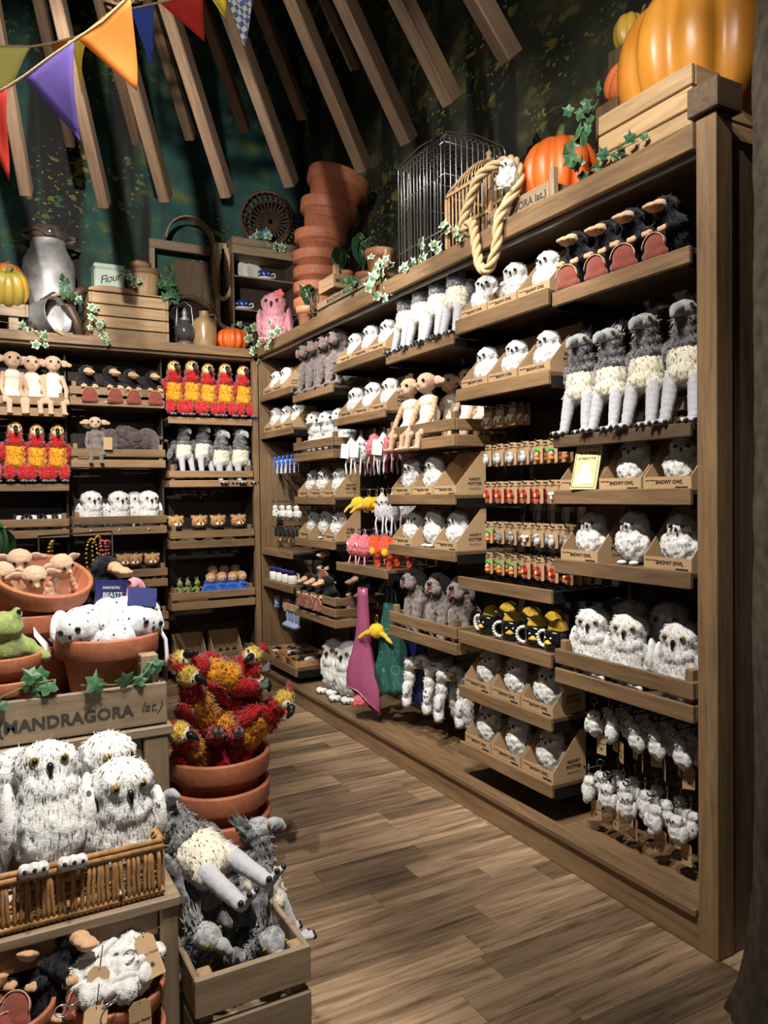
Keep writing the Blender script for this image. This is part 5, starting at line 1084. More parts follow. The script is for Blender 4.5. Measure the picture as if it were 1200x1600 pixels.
def leafy(loc, n, label, size=1, seed=2, face=0):
    R = random.Random(seed); t = thing('foliage_plant', label, 'plant', loc)
    for k in range(n):
        a = face+(k-(n-1)/2)*1.1+R.uniform(-.3, .3); l = link('leaf', BL, 'leaf_big', t, (0, 0, R.uniform(0, .02)), (R.uniform(.1, .5), 0, a+pi), size*R.uniform(.8, 1.2)); link('vein', BLV, 'leaf_vein', l)
    link('stalk', tubes([[(0, 0, -.03), (0, 0, .03)]], .006, 6), 'stem', t); return t
def pumpkin(name, loc, r, h, ribs, mat, label, stemh=.05, tilt=(0, 0, 0)):
    t = thing(name, label, 'pumpkin', loc, tilt); pr = [(.02, h*.06)]+[(r*math.sin(pi*(.06+.88*k/14))**.62, h*(.5-.5*cos(pi*(.04+.9*k/14)))) for k in range(15)]+[(.03, h*.88)]
    link('shell', lathe(pr, ribs*8, True, ribs, .13), mat, t); link('stalk', tubes([[(0, 0, h*.86), (.01, 0, h+stemh*.5), (.03, .01, h+stemh)]], [.026*r/.15, .017*r/.15, .014*r/.15], 8), 'stem', t); return t
def boards(name, label, x0, x1, y0, y1, z0, nb, bh, gap, mat='pale', cat='crate', text=None):
    t = thing(name, label, cat, (x0, y0, z0)); X, Y = x1-x0, y1-y0; fr = []
    for k in range(nb):
        a = k*(bh+gap)
        fr.append(box('board', (0, 0, a), (.018, Y, a+bh), mat, t)); box('board', (X-.018, 0, a), (X, Y, a+bh), mat, t); fr.append(box('board', (.0185, 0, a), (X-.0185, .018, a+bh), mat, t)); box('board', (.0185, Y-.018, a), (X-.0185, Y, a+bh), mat, t)
    for x in (.0185, X-.0485):
        for y in (.0185, Y-.0485): box('corner_post', (x, y, 0), (x+.03, y+.03, nb*(bh+gap)), mat, t)
    box('base_board', (.05, .05, 0), (X-.05, Y-.05, .012), mat, t); return t, fr
LZ, BZ = 2.5665, 2.5505
# right ledge, from the post inwards ----------------------------------------
boards('plank_crate', 'pale plank crate under the huge golden pumpkin', 2.016, 2.50, 1.66, 2.06, LZ, 3, .066, .006)
pumpkin('golden_pumpkin', (2.30, 1.84, 2.66), .295, .50, 11, 'pumpkin_gold', 'huge golden ribbed pumpkin in the pale plank crate')
sp = atx(966, 150, 2.22); pumpkin('small_pumpkin', (sp.x, sp.y, sp.z-.04), .085, .15, 9, 'pumpkin_red', 'small reddish pumpkin tilted against the plank crate', .03, (.5, 0, .3)); tag(box('prop_block', (sp.x-.06, sp.y-.05, LZ), (sp.x+.07, sp.y+.06, sp.z-.035), 'walnut'), 'dark wooden block under the small reddish pumpkin', 'block')
gp = atx(984, 60, 2.40); pumpkin('gourd', (gp.x, gp.y, gp.z-.05), .065, .14, 7, 'gourd', 'yellow-green gourd behind the huge golden pumpkin', .03); tag(box('prop_block', (gp.x-.06, gp.y-.05, LZ), (gp.x+.06, gp.y+.06, gp.z-.045), 'walnut'), 'tall dark wooden block under the yellow-green gourd', 'block')
put('terracotta_pot', 'clay_pot', (2.48, 2.48, 2.80), (1.25, .0, .6), 'dark clay pot lying on its side behind the orange pumpkin', 'pot', None, .13)
tag(box('prop_block', (2.36, 2.34, LZ), (2.60, 2.62, LZ+.145), 'walnut'), 'dark wooden block under the tipped clay pot', 'block')
tag(box('wood_panel', (2.56, 2.62, LZ), (2.60, 2.86, LZ+.44), 'beam'), 'upright brown board leaning behind the orange pumpkin', 'board')
t, fr = boards('stencilled_crate', 'narrow weathered crate stencilled in black under the orange pumpkin', 2.018, 2.34, 2.33, 2.72, LZ, 1, .086, .002, 'grey')
link('lettering', textmesh('MANDRAGORA lat.)', .042, .0004, 'RIGHT', space=1.05, bold=.001), 'stencil', fr[0], (-.0096, -.185, 0), (0, 0, -pi/2))
tag(box('corner_block', (2.022, 2.305, LZ), (2.05, 2.3295, LZ+.135), 'grey'), 'upright weathered post at the corner of the pumpkin crate', 'post')
pumpkin('orange_pumpkin', (2.20, 2.47, LZ+.03), .158, .30, 10, 'pumpkin', 'glossy orange pumpkin sitting in the narrow stencilled crate', .07)
ivy([(2.06, 2.10, 2.87), (2.03, 2.12, 2.80), (2.0, 2.13, 2.73), (1.99, 2.12, 2.66), (1.985, 2.13, 2.60)], 15, 'blue-green ivy tumbling between the two large pumpkins', 'ivy_green', 1.25, -1.2, .035, 5)
ivy([(2.0, 2.10, 2.60), (1.99, 2.0, 2.61), (1.985, 1.92, 2.605), (1.98, 1.84, 2.60)], 7, 'thin ivy sprig creeping along the plank crate foot', 'ivy_green', .95, -1.2, .012, 6)
# rope loop over the trim
def rope(paths, r, n=90, closed=False, strands=3, turns=1.0):
    out = []
    for P in paths:
        P = [Vector(p) for p in P]; m = len(P); seg = []
        def cr(t):
            i = min(int(t), m-2); f = t-i; p0, p1, p2, p3 = P[max(i-1, 0)], P[i], P[i+1], P[min(i+2, m-1)]
            return .5*((2*p1)+(p2-p0)*f+(2*p0-5*p1+4*p2-p3)*f*f+(3*p1-p0-3*p2+p3)*f*f*f)
        C = [cr((m-1)*k/n) for k in range(n+1)]; ln = sum((C[k+1]-C[k]).length for k in range(n)); w_ = 2*pi*ln/(r*7)*turns
        for s in range(strands):
            q = []; up = None
            for k, p in enumerate(C):
                tg = (C[min(k+1, n)]-C[max(k-1, 0)]).normalized()
                up = tg.orthogonal().normalized() if up is None else (up-tg*up.dot(tg)).normalized()
                a = w_*k/n+2*pi*s/strands; q.append(p+(up*cos(a)+tg.cross(up)*sin(a))*r*.52)
            out.append(q)
    return tubes(out, r*.56, 7)
rp = [(2.0, 2.80, 2.585), (1.965, 2.83, 2.63), (1.965, 2.77, 2.72), (1.97, 2.70, 2.80), (2.02, 2.61, 2.83), (2.03, 2.54, 2.80), (2.01, 2.50, 2.70), (1.96, 2.56, 2.58), (1.955, 2.575, 2.47), (1.95, 2.62, 2.385), (1.95, 2.68, 2.40), (1.955, 2.715, 2.48), (1.96, 2.74, 2.57), (1.965, 2.77, 2.62), (1.98, 2.86, 2.60)]
t = thing('rope_loop', 'thick pale rope looped over the shelf trim beside the wooden cage', 'rope', (0, 0, 0)); link('rope_strands', rope([rp], .0215, 260), 'rope_pale', t)
put('owl_chick', 'owl_plush', (1.985, 2.535, 2.675), (0, 0, -pi/2+.3), 'small white owl perched on the thick rope by the orange pumpkin', 'plush toy', None, .82)
ivy([(1.975, 2.80, 2.66), (1.97, 2.83, 2.62), (1.97, 2.86, 2.59), (1.97, 2.90, 2.57)], 8, 'pale ivy threaded through the rope loop', 'ivy_pale', 1.0, -1.3, .02, 7)
# wooden domed cage
t = thing('wooden_cage', 'small honey-coloured wooden birdcage with slatted dome', 'birdcage', (2.04, 2.73, LZ)); cx, cy, ch = .26, .36, .27
for x in (0, cx-.018):
    for y in (0, cy-.018): box('corner_post', (x, y, 0), (x+.018, y+.018, ch), 'cage_wood', t, .001)
for z in (0, .10, ch):
    for a, b in (((-.004, .0185, z), (.012, cy-.0185, z+.016)), ((cx-.012, .0185, z), (cx+.004, cy-.0185, z+.016)), ((.0185, -.004, z), (cx-.0185, .012, z+.016)), ((.0185, cy-.012, z), (cx-.0185, cy+.004, z+.016))): box('rail', a, b, 'cage_wood', t, .001)
bar_ = tubes([[(0, 0, .01), (0, 0, ch)]], .0042, 6)
for k in range(11): link('bar', bar_, 'cage_wood', t, (.004, .035+k*(cy-.07)/10, 0)); link('bar', bar_, 'cage_wood', t, (cx-.004, .035+k*(cy-.07)/10, 0))
for k in range(7): link('bar', bar_, 'cage_wood', t, (.035+k*(cx-.07)/6, .004, 0)); link('bar', bar_, 'cage_wood', t, (.035+k*(cx-.07)/6, cy-.004, 0))
for k in range(12):
    y = .02+k*(cy-.04)/11; hh = .05+.075*math.sqrt(max(0, 1-((y-cy/2)/(cy/2))**2)); link('dome_rib', tubes([[(cx/2-cx/2*cos(a), y+(cy/2-y)*.55*sin(a), ch+.012+hh*sin(a)) for a in [pi*q/12 for q in range(13)]]], .0038, 5), 'cage_wood', t)
link('finial', lathe([(0, 0), (.022, 0), (.012, .012), (.018, .024), (.010, .036), (.017, .05), (.0, .068)], 12), 'cage_wood', t, (cx/2, cy/2, ch+.125))
# tall wire cage
t = thing('wire_cage', 'tall rectangular steel wire birdcage beside the wooden one', 'birdcage', (2.05, 3.10, LZ)); cx, cy, ch = .36, .44, .60
for z in (.02, .14, .40, ch-.05): link('hoop_wire', tubes([[(0, 0, z), (cx, 0, z), (cx, cy, z), (0, cy, z)]], .0036, 5, True), 'steel', t)
wx = tubes([[(0, 0, 0), (0, 0, ch-.03), (.012, 0, ch), (cx/2, 0, ch+.02), (cx-.012, 0, ch), (cx, 0, ch-.03), (cx, 0, 0)]], .0036, 5); wy = tubes([[(0, 0, 0), (0, 0, ch-.03), (0, .012, ch), (0, cy/2, ch+.014), (0, cy-.012, ch), (0, cy, ch-.03), (0, cy, 0)]], .0036, 5)
for k in range(15): link('wire', wx, 'steel', t, (0, cy*k/14, 0))
for k in range(12): link('wire', wy, 'steel', t, (cx*k/11, 0, 0))
link('hanging_ring', tubes([[(cx/2+.03*cos(a), cy/2, ch+.055+.04*sin(a)) for a in [2*pi*k/16 for k in range(16)]]], .004, 6, True), 'iron', t); box('door_latch', (-.006, .19, .12), (.0, .24, .16), 'steel', t, .001); box('tray', (0, 0, 0), (cx, cy, .012), 'zinc', t)
def dome_cage(loc, r, h, label, mat, n=22):
    t = thing('dome_cage', label, 'birdcage', loc); w_ = tubes([[(r, 0, 0), (r, 0, h*.62), (r*.92, 0, h*.76), (r*.7, 0, h*.88), (r*.35, 0, h*.96), (.02, 0, h)]], .0025, 5)
    for k in range(n): link('wire', w_, mat, t, (0, 0, 0), (0, 0, 2*pi*k/n))
    for z in (.01, h*.3, h*.62): link('hoop_wire', tubes([[(r*cos(a), r*sin(a), z) for a in [2*pi*k/28 for k in range(28)]]], .004, 5, True), mat, t)
    link('cap', lathe([(0, 0), (.05, 0), (.045, .02), (.015, .03), (.02, .06), (.008, .08), (0, .10)], 14), mat, t, (0, 0, h-.01)); link('base', lathe([(0, 0), (r+.01, 0), (r+.01, .02), (0, .02)], 28), mat, t)
dome_cage((2.45, 3.78, LZ), .17, .86, 'tall dark green domed birdcage behind the steel wire cage', 'wax_dark' if 'wax_dark' in MATS else 'iron'); dome_cage((2.46, 2.92, LZ), .14, .52, 'black domed birdcage behind the honey-coloured wooden cage', 'iron', 18)
ivy([(2.02, 2.98, 2.68), (1.99, 3.05, 2.65), (1.98, 3.12, 2.60), (1.975, 3.28, 2.585), (1.975, 3.42, 2.575)], 15, 'pale variegated ivy at the foot of the steel wire cage', 'ivy_pale', 1.25, -1.3, .022, 8)
# long crates with pots
t, fr = boards('stencilled_crate', 'long low crate stencilled MANDRAKE along the shelf trim', 2.02, 2.40, 3.66, 4.55, LZ, 2, .045, .012, 'grey')
link('lettering', textmesh('MANDRAKE (MANDRAGORA lat.)', .036, .0004, 'CENTER', space=1.1, bold=.0012), 'stencil', fr[2], (-.0096, 0, 0), (0, 0, -pi/2))
t = thing('stencilled_crate', 'short yellowish crate stencilled MANDRAKE carrying two potted plants', 'crate', (2.03, 4.32, LZ+.155))
fb2 = box('board', (0, 0, 0), (.36, .016, .085), 'pale', t); box('board', (0, .20, 0), (.36, .216, .085), 'pale', t); box('board', (0, .0165, 0), (.016, .1995, .085), 'pale', t); box('board', (.344, .0165, 0), (.36, .1995, .085), 'pale', t); box('base_board', (.0165, .0165, 0), (.3435, .1995, .01), 'pale', t); box('corner_post', (.02, .018, .0105), (.055, .05, .15), 'pale', t)
for x in (.04, .28): box('foot', (x, .05, -.041), (x+.04, .17, -.0005), 'grey', t)
link('lettering', textmesh('MANDRAKE (MANDRAGORA', .034, .0004, 'LEFT', bold=.0014), 'stencil', fb2, (-.165, -.0086, 0))
for x, y, r, lb in ((2.15, 4.42, .062, 'small clay pot with a dark-leaved plant in the short crate'), (2.31, 4.42, .068, 'pale clay pot with a broad-leaved plant in the short crate')):
    o = put('terra_small', 'clay_pot', (x, y, LZ+.166), 0, lb, 'pot', None, r)
leafy((2.13, 4.40, LZ+.29), 4, 'dark veined leaves drooping from the small clay pot', 1.0, 3, -.6); leafy((2.27, 4.38, LZ+.31), 5, 'broad pale-veined leaves arching from the pale clay pot', 1.45, 5, -.6)
put('terra_small', 'clay_pot', (2.14, 3.92, LZ+.115), 0, 'wide pale clay pot beside the steel wire cage', 'pot', None, .085); tag(box('prop_block', (2.05, 3.82, LZ+.1125), (2.24, 4.03, LZ+.1145), 'grey', bev=0), 'thin board under the wide pale clay pot', 'board')
tag(box('wooden_post', (2.06, 3.70, LZ+.112), (2.09, 3.73, LZ+.22), 'pale'), 'short pale wooden peg beside the wide clay pot', 'peg')
ivy([(2.0, 3.70, 2.70), (1.985, 3.66, 2.66), (1.975, 3.62, 2.61), (1.97, 3.60, 2.55), (1.965, 3.58, 2.50)], 16, 'pale variegated ivy spilling over the trim above the hippogriffs', 'ivy_pale', 1.45, -1.3, .035, 9)
ivy([(2.03, 4.15, 2.72), (2.0, 4.05, 2.68), (1.99, 3.98, 2.66)], 8, 'dark ivy in front of the short yellowish crate', 'ivy_green', 1.3, -1.3, .03, 10)
# leaning stack of clay pots
zz = LZ; NST = 7
for k, (dx, dy, z, r, tl) in enumerate(((0, 0, 0, .165, 0), (0, 0, .10, .17, .02), (.0, 0, .20, .172, .03), (.005, -.01, .31, .175, .0), (.02, -.02, .43, .185, .06), (.05, -.05, .60, .205, .18), (.09, -.09, .76, .225, .27))):
    put('terracotta_pot', 'clay_pot', (2.22+dx*.5, 5.0+dy, zz+z), (tl*.5, tl, .2), '%s clay pot, counted up from the foot, of the leaning tower of pots' % ('lowest', 'second', 'third', 'fourth', 'fifth', 'sixth', 'topmost')[k], 'pot', None, r/1.06)
# corner group
o = put('owl_big', 'pink_owl_plush', (2.08, 5.46, LZ), -pi/2+.95, 'fluffy pink owl with a red flower sitting in the ledge corner', 'plush toy', None, 1.35)
for c in o.children:
    if c.name.split('.')[0] in ('body', 'wing', 'foot'): c.data = c.data.copy(); c.data.materials.clear(); c.data.materials.append(MATS['pink_fur'])
link('flower', blob([E_((.04+.018*cos(a), -.045, .268+.018*sin(a)), .012) for a in [2*pi*k/5 for k in range(5)]]+[E_((.04, -.05, .268), .01)], .004, .001, 90, 1), 'coral_fur', o)
put('terra_small', 'clay_pot', (2.09, 4.86, LZ), 0, 'tall small clay pot with one leafy plant near the pink owl', 'pot', None, .078); leafy((2.09, 4.86, LZ+.15), 4, 'narrow green leaves rising from the pot near the pink owl', 1.15, 8, -.5)
t = thing('twig_bundle', 'upright bundle of brown twigs tied beside the long crate', 'twigs', (2.045, 4.66, LZ))
for k in range(9): link('twig', tubes([[(jit(.03), jit(.05), 0), (jit(.03), jit(.05), .19+jit(.03))]], .005, 5), 'twig', t)
link('tie', tubes([[(.035*cos(a), .055*sin(a), .06) for a in [2*pi*k/12 for k in range(12)]]], .004, 5, True), 'twig', t)
ivy([(2.02, 5.30, 2.68), (2.0, 5.22, 2.64), (1.985, 5.14, 2.60), (1.97, 5.20, 2.54), (1.965, 5.35, 2.50)], 13, 'ivy trailing over the trim beside the pink owl', 'ivy_pale', 1.3, -1.0, .03, 11)
# ------------------------------------------------------------------ back ledge
def bl(px, d=.2): return BW.u(px, d, 2.9)
x = bl(78, .26); t = thing('milk_churn', 'dented aluminium milk churn with brown lid and handles', 'milk churn', (x, BY+.30, BZ))
link('churn_body', lathe([(0, 0), (.165, 0), (.172, .01), (.172, .05), (.168, .06), (.172, .20), (.176, .21), (.172, .22), (.172, .50), (.165, .56), (.12, .65), (.115, .70), (.12, .71)], 40), 'churn', t)
link('lid', lathe([(.125, .70), (.135, .71), (.135, .745), (.11, .765), (.105, .79), (.02, .80), (0, .80)], 32), 'churn_lid', t)
for s in (-1, 1): link('handle', tubes([[(s*.115, -.03, .69), (s*.17, -.05, .715), (s*.185, -.03, .735), (s*.12, 0, .75)]], .012, 8), 'churn_lid', t)
link('clamp', ball((0, -.135, .735), (.022, .014, .022)), 'steel', t); link('hook_bar', tubes([[(-.17, -.06, .735), (-.08, -.12, .75), (-.02, -.14, .71), (.03, -.14, .715)]], .011, 8), 'churn_lid', t)
boards('plank_crate', 'short weathered crate under the striped gourd', -.05, .42, BY+.03, BY+.30, BZ+.10, 1, .085, .002, 'grey'); tag(box('prop_block', (.30, BY+.05, BZ), (.36, BY+.28, BZ+.0995), 'grey'), 'upright block holding up the gourd crate', 'block'); tag(box('prop_block', (.0, BY+.05, BZ), (.06, BY+.28, BZ+.0995), 'grey'), 'second upright block under the gourd crate', 'block')
pumpkin('striped_gourd', (.30, BY+.13, BZ+.19), .135, .24, 10, 'gourd', 'yellow and green striped gourd on the short weathered crate', .02, (.55, 0, 0)); pumpkin('orange_pumpkin', (.30, BY+.235, BZ+.27), .12, .22, 9, 'pumpkin_red', 'coral orange pumpkin behind the striped gourd', .02)
tag(box('wood_panel', (.40, BY+.50, BZ), (.56, BY+.53, BZ+.50), 'pale'), 'pale upright board behind the milk churn', 'board')
x = bl(85, .1); t = thing('leather_yoke', 'curved dark leather strap with buckle leaning on the churn', 'harness', (x, BY+.10, BZ)); link('strap', tubes([[(-.16, -.04, .01), (-.12, -.03, .10), (-.06, 0, .22), (0, .03, .27), (.06, .04, .25), (.10, .03, .20), (.14, .03, .12), (.16, .03, .01)]], [.035, .035, .04, .045, .045, .04, .035, .03], 10), 'leather', t); link('strap_end', tubes([[(.08, .03, .24), (.15, .03, .32), (.20, .04, .36)]], .032, 8), 'leather', t); link('buckle', tubes([[(.10, -.01, .26), (.14, -.01, .30), (.17, -.01, .27), (.13, -.01, .23)]], .006, 6, True), 'steel', t)
x = bl(85, -.0); t = thing('zinc_bucket', 'grey metal bucket lying on its side with a rope handle', 'bucket', (x, BY+.055, BZ+.128), (pi/2-.12, 0, .75))
link('bucket_wall', lathe([(0, -.25), (.11, -.25), (.118, -.20), (.12, -.12), (.124, -.12), (.12, -.10), (.125, .03), (.13, .035), (.122, .035), (.112, -.24), (0, -.24)], 36), 'zinc', t); link('rope_handle', rope([[(-.02, .125, .02), (.05, .155, .03), (.11, .10, .02)]], .012, 24), 'rope', t); link('rope_end', rope([[(-.05, -.11, .04), (.0, -.14, .06), (.09, -.115, .05)]], .012, 24), 'rope', t)
t, fr = boards('plank_crate', 'brown four-board crate carrying the flour tin and ivy planter', .80, 1.345, BY+.035, BY+.36, BZ, 4, .074, .008, 'pale')
tag(box('crate_lid', (.80, BY+.03, BZ+.3285), (1.346, BY+.36, BZ+.338), 'pale'), 'flat board lying on the four-board crate', 'board')
t = thing('round_board', 'half-round pale wooden board edge behind the four-board crate top', 'board', (.83, BY+.05, BZ+.3385)); link('board_face', slab([(.13+.16*cos(a), .0+.035*sin(a)) for a in [pi*k/16 for k in range(17)]], .016), MATS['pale'][0], t)
t = thing('flour_tin', 'mint green square tin lettered Flour', 'tin', (.85, BY+.10, BZ+.3385)); box('tin_body', (0, 0, 0), (.20, .17, .17), 'mint', t, .012); box('tin_lid', (-.003, -.003, .1705), (.203, .173, .205), 'mint', t, .010)
link('lettering', textmesh('Flour', .078, .0005, 'CENTER', shear=.5, space=.9), 'ink', t, (.10, -.0012, .10), (0, -.32, 0))
tag(box('wood_panel', (.95, BY+.46, BZ), (1.20, BY+.485, BZ+.62), 'pale'), 'pale upright board behind the flour tin', 'board')
t = thing('wooden_planter', 'round wooden planter with a pierced wooden ladle and ivy', 'planter', (1.20, BY+.19, BZ+.3385)); link('planter_wall', lathe([(0, 0), (.095, 0), (.10, .01), (.118, .20), (.112, .205), (.10, .19), (0, .18)], 28), MATS['pale'][2], t); link('lip_ring', lathe([(.119, .165), (.122, .19), (.119, .205)], 28), MATS['brown'][0], t)
link('ladle_bowl', blob([E_((-.03, -.04, .235), (.075, .06, .035))], .007, .002, 40, 2), MATS['pale'][0], t); link('ladle_handle', tubes([[(.0, -.03, .25), (.09, -.02, .22), (.16, -.01, .15)]], .012, 8), MATS['pale'][0], t)
for k in range(6): link('piercing', ball((-.07+.022*k, -.085+.006*abs(k-2.5), .252-.008*(k % 2)), (.006, .01, .009), 8), 'black', t)
ivy([(1.10, BY+.06, 3.05), (1.08, BY+.05, 2.99), (1.09, BY+.05, 2.95)], 6, 'pale ivy between the flour tin and the planter', 'ivy_pale', 1.3, 0, .025, 12)
ivy([(1.30, BY+.15, 3.12), (1.36, BY+.10, 3.05), (1.38, BY+.06, 2.95), (1.34, BY+.03, 2.85)], 16, 'dark ivy hanging from the wooden planter', 'ivy_green', 1.6, 0, .045, 13)
ivy([(.78, BY+.02, 2.80), (.80, BY-.02, 2.70), (.86, BY-.03, 2.60), (.90, BY-.03, 2.50)], 15, 'pale ivy trailing over the ledge beside the four-board crate', 'ivy_pale', 1.3, 0, .03, 14)
ivy([(.62, BY+.02, 2.95), (.70, BY+.02, 2.85), (.76, BY+.02, 2.78)], 8, 'dark ivy between the bucket and the four-board crate', 'ivy_green', 1.4, 0, .035, 15)
ivy([(-.1, BY, 2.60), (.1, BY, 2.62), (.25, BY-.01, 2.60), (.42, BY-.02, 2.58), (.50, BY-.03, 2.50), (.53, BY-.03, 2.44)], 13, 'pale ivy creeping under the gourd crate', 'ivy_pale', 1.4, 0, .03, 16)
# round hoop basket, lantern, jug, low pumpkin
t = thing('hoop_basket', 'round bentwood hoop standing behind lantern and jug', 'hoop', (1.57, BY+.30, BZ)); link('hoop_rim', tubes([[(.21*cos(a), 0, .215+.21*sin(a)) for a in [2*pi*k/40 for k in range(40)]]], .018, 8, True), MATS['beam'][0], t); link('hoop_disc', lathe([(0, .0), (.20, .0), (.20, .01), (0, .01)], 32), MATS['dark'][0], t, (0, .05, .215), (pi/2, 0, 0))
t = thing('oil_lantern', 'glass-globe oil lantern with wire handle in front of hoop', 'lantern', (1.475, BY+.10, BZ)); link('font', lathe([(0, 0), (.06, 0), (.07, .02), (.05, .04), (0, .045)], 20), 'churn_lid', t); link('globe', lathe([(.04, .042), (.072, .08), (.075, .12), (.055, .165), (.03, .19)], 24), 'glass_dark', t); link('chimney_cap', lathe([(.032, .19), (.036, .20), (.018, .225), (.020, .25), (.008, .285), (0, .29)], 16), 'zinc', t)
for s in (-1, 1): link('guard_wire', tubes([[(s*.065, 0, .02), (s*.06, 0, .2), (s*.052, 0, .30), (0, 0, .335)]], .0035, 5), 'steel', t)
t = thing('stoneware_jug', 'glazed tan stoneware jug with small loop handle beside lantern', 'jug', (1.625, BY+.11, BZ)); link('jug_body', lathe([(0, 0), (.085, 0), (.09, .01), (.09, .18), (.075, .215), (.04, .235), (.036, .265), (.044, .275), (.03, .275)], 28), 'jug', t); link('handle', tubes([[(.035, 0, .255), (.075, 0, .265), (.09, 0, .235), (.08, 0, .20)]], .009, 8), 'jug', t)
pumpkin('orange_pumpkin', (1.84, BY+.12, BZ), .125, .17, 12, 'pumpkin', 'flat orange pumpkin under the hanging rope on the ledge', .05)
ivy([(1.92, BY+.02, 2.72), (1.98, BY-.02, 2.66), (1.95, BY-.05, 2.58), (1.98, BY-.06, 2.50)], 14, 'ivy leaves draped over the flat orange pumpkin', 'ivy_pale', 1.5, 0, .035, 17)
# garden frame, bentwood hoop, coiled rope, small shelf with cups
t = thing('garden_frame', 'old wooden trestle frame with a sloping grey board', 'frame', (0, BY+.42, BZ)); box('top_rail', (1.30, 0, .80), (1.82, .04, .87), 'grey', t); box('leg', (1.30, .0, 0), (1.34, .04, .7995), 'grey', t); box('leg', (1.78, .0, 0), (1.85, .045, .7995), 'brown', t); box('panel', (1.50, .05, .30), (1.78, .065, .75), 'walnut', t); box('cross_rail', (1.345, .01, .18), (1.775, .03, .28), 'grey', t)
t = thing('bentwood_hoop', 'wide bentwood band arching above the trestle frame', 'hoop', (1.60, BY+.40, BZ+.84)); 
def band(r, w_, h): 
    v = []; f = []; n = 30
    for k in range(n+1):
        a = pi*k/n
        for rr, y in ((r, 0), (r, w_), (r-.008, w_), (r-.008, 0)): v.append((rr*cos(a), y, h*rr/r*sin(a)))
    for k in range(n):
        for q in range(4): f.append((4*k+q, 4*k+(q+1) % 4, 4*k+4+(q+1) % 4, 4*k+4+q))
    f += [(0, 1, 2, 3), (4*n+3, 4*n+2, 4*n+1, 4*n)]
    return pydata(v, f, False)
link('band', band(.19, -.10, .19), MATS['pale'][0], t, (0, .05, .032))
t = thing('coiled_rope', 'pale rope hanging in loops from the trestle frame', 'rope', (0, 0, 0)); yy = BY+.375
link('rope_strands', rope([[(1.80, yy, 3.44), (1.785, yy-.02, 3.25), (1.79, yy-.02, 3.07), (1.85, yy-.02, 3.0), (1.92, yy-.02, 3.10), (1.915, yy-.02, 3.28), (1.87, yy, 3.44)], [(1.84, yy, 3.44), (1.81, yy-.03, 3.28), (1.785, yy-.035, 3.12), (1.80, yy-.04, 2.95), (1.79, yy-.10, 2.80), (1.83, yy-.22, 2.72)]], .018, 130), 'rope_pale', t)
t = thing('plate_shelf', 'small dark open shelf with crate top in the ledge corner', 'shelf', (1.92, BY+.28, BZ)); 
for z in (.36, .62): box('shelf_board', (0, 0, z), (.52, .25, z+.012), 'grey', t)
box('back_board', (0, .2505, 0), (.52, .262, .80), 'dark', t); box('side_board', (-.016, 0, 0), (-.0005, .262, .80), 'walnut', t); box('side_board', (.5205, 0, 0), (.536, .262, .80), 'walnut', t); box('top_board', (-.016, -.01, .8005), (.536, .262, .87), 'grey', t); box('top_board', (-.016, -.01, .872), (.536, .262, .93), 'grey', t); box('shelf_board', (0, 0, .10), (.52, .25, .112), 'grey', t)
def cup(loc, label):
    t = thing('cup_and_saucer', label, 'cup', loc); link('saucer', lathe([(0, 0), (.05, 0), (.085, .016), (.083, .02), (.05, .006), (0, .006)], 28), 'china_white', t); link('cup_wall', lathe([(0, .007), (.035, .007), (.052, .03), (.06, .075), (.056, .075), (.045, .03), (0, .02)], 28), 'china_blue', t); link('handle', tubes([[(.055, 0, .065), (.085, 0, .07), (.09, 0, .045), (.05, 0, .025)]], .007, 8), 'china_white', t)
    link('pattern', claws([(.058*cos(a), .058*sin(a), .05) for a in [2*pi*k/9 for k in range(9)]], .007), 'china_white', 1 and t.children[0])
u = bl(424, .30); cup((2.20, BY+.36, BZ+.6325), 'blue patterned teacup on saucer, on the upper little shelf'); cup((2.01, BY+.36, BZ+.3725), 'blue patterned teacup on saucer, on the lower little shelf')
for z, x in ((.6325, 2.02), (.6325, 2.09), (.3725, 2.22)): 
    t = thing('leaning_plate', {(.6325, 2.02): 'cream plate on the upper little shelf, further from the pots', (.6325, 2.09): 'cream plate on the upper little shelf, nearer the teacup', (.3725, 2.22): 'cream plate leaning on the lower little shelf'}[(z, x)], 'plate', (x+.06, BY+.49, BZ+z+.09), (radians(80), 0, .3), 'leaning cream plates'); link('plate_disc', lathe([(0, 0), (.06, 0), (.09, .012), (.088, .016), (.06, .004), (0, .004)], 28), 'china_white', t)
t = thing('twig_basket', 'dark woven twig basket tipped over on the corner shelf', 'basket', (2.26, BY+.40, BZ+.935)); R9 = random.Random(9)
for k in range(26):
    a0 = 2*pi*k/26; link('twig', tubes([[(.20*cos(a0), -.10, .20+.20*sin(a0)), (.19*cos(a0+.1), .0, .20+.19*sin(a0+.1)), (.13*cos(a0+.2), .10, .20+.13*sin(a0+.2)), (.02*cos(a0), .14, .20+.02*sin(a0))]], .009, 5), 'twig', t)
for r, y in ((.205, -.10), (.21, -.085), (.20, -.03), (.165, .06)): link('hoop_twig', tubes([[(r*cos(a)+R9.gauss(0, .003), y, .20+r*sin(a)) for a in [2*pi*k/24 for k in range(24)]]], .011, 6, True), 'twig', t)
t.rotation_euler = (.25, 0, -.5)
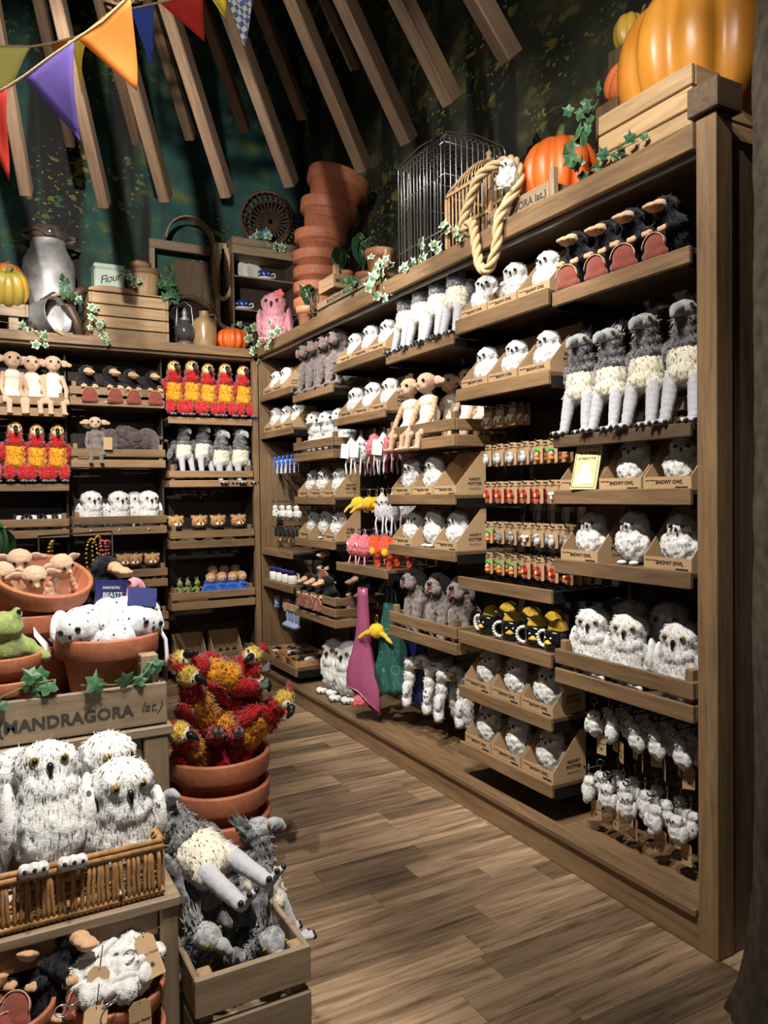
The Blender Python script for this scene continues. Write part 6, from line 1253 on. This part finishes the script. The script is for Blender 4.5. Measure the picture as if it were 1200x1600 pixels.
t = thing('glass_ornament', 'shiny teal glass bauble at the mouth of the twig basket', 'ornament', (2.20, BY+.30, BZ+.985)); link('bauble', lathe([(0, -.05)]+[(.052*sin(pi*k/12), -.052*cos(pi*k/12)) for k in range(1, 12)]+[(0, .052)], 24, True, 8, .06), 'ornament', t); link('cap', lathe([(0, .05), (.012, .05), (.012, .064), (0, .064)], 10), 'gold', t)
ivy([(2.05, BY+.26, 3.50), (2.14, BY+.25, 3.49), (2.24, BY+.24, 3.46), (2.30, BY+.24, 3.42)], 9, 'pale ivy on the crate top under the twig basket', 'ivy_pale', 1.5, 0, .03, 18)
# ivy and plant of the front crate, hanging wicker basket at the roof
ivy([(-.20, 2.06, .985), (-.02, 2.05, .985), (.07, 2.045, .975), (.13, 2.055, .995), (.19, 2.06, 1.0)], 13, 'green ivy trailing over the front of the stencilled pot crate', 'ivy_green', .95, 0, .025, 19)
ivy([(.25, 2.05, .98), (.33, 2.045, .972), (.40, 2.045, .985), (.43, 2.05, 1.02)], 6, 'large green ivy leaves at the crate corner below owl pot', 'ivy_green', 1.15, 0, .012, 20)
a = aty(-10, 860, 2.60); leafy((a.x, a.y, a.z-.06), 5, 'large green leaves with pale veins behind the tipped doll pot', 1.15, 21, .2)
put('terra_small', 'clay_pot', (a.x, a.y, .849), 0, 'hidden clay pot that carries the large-leaved plant', 'pot', None, (a.z-.06-.849)/1.9)
t = thing('hanging_basket', 'dark wire basket hanging among the rafters', 'basket', atd(182, -30, 3.3)); 
for k in range(18): link('wire', tubes([[(.16*cos(2*pi*k/18), .16*sin(2*pi*k/18), .12), (.15*cos(2*pi*k/18+.2), .15*sin(2*pi*k/18+.2), 0), (.08*cos(2*pi*k/18+.4), .08*sin(2*pi*k/18+.4), -.05)]], .004, 5), 'twig', t)
for r, z in ((.16, .12), (.155, .05), (.15, 0), (.08, -.05)): link('hoop_wire', tubes([[(r*cos(a), r*sin(a), z) for a in [2*pi*k/24 for k in range(24)]]], .006, 5, True), 'twig', t)
link('hanger', tubes([[(-.16, 0, .12), (0, 0, .5), (.16, 0, .12)], [(0, 0, .5), (0, 0, 1.2)]], .005, 5), 'twig', t)
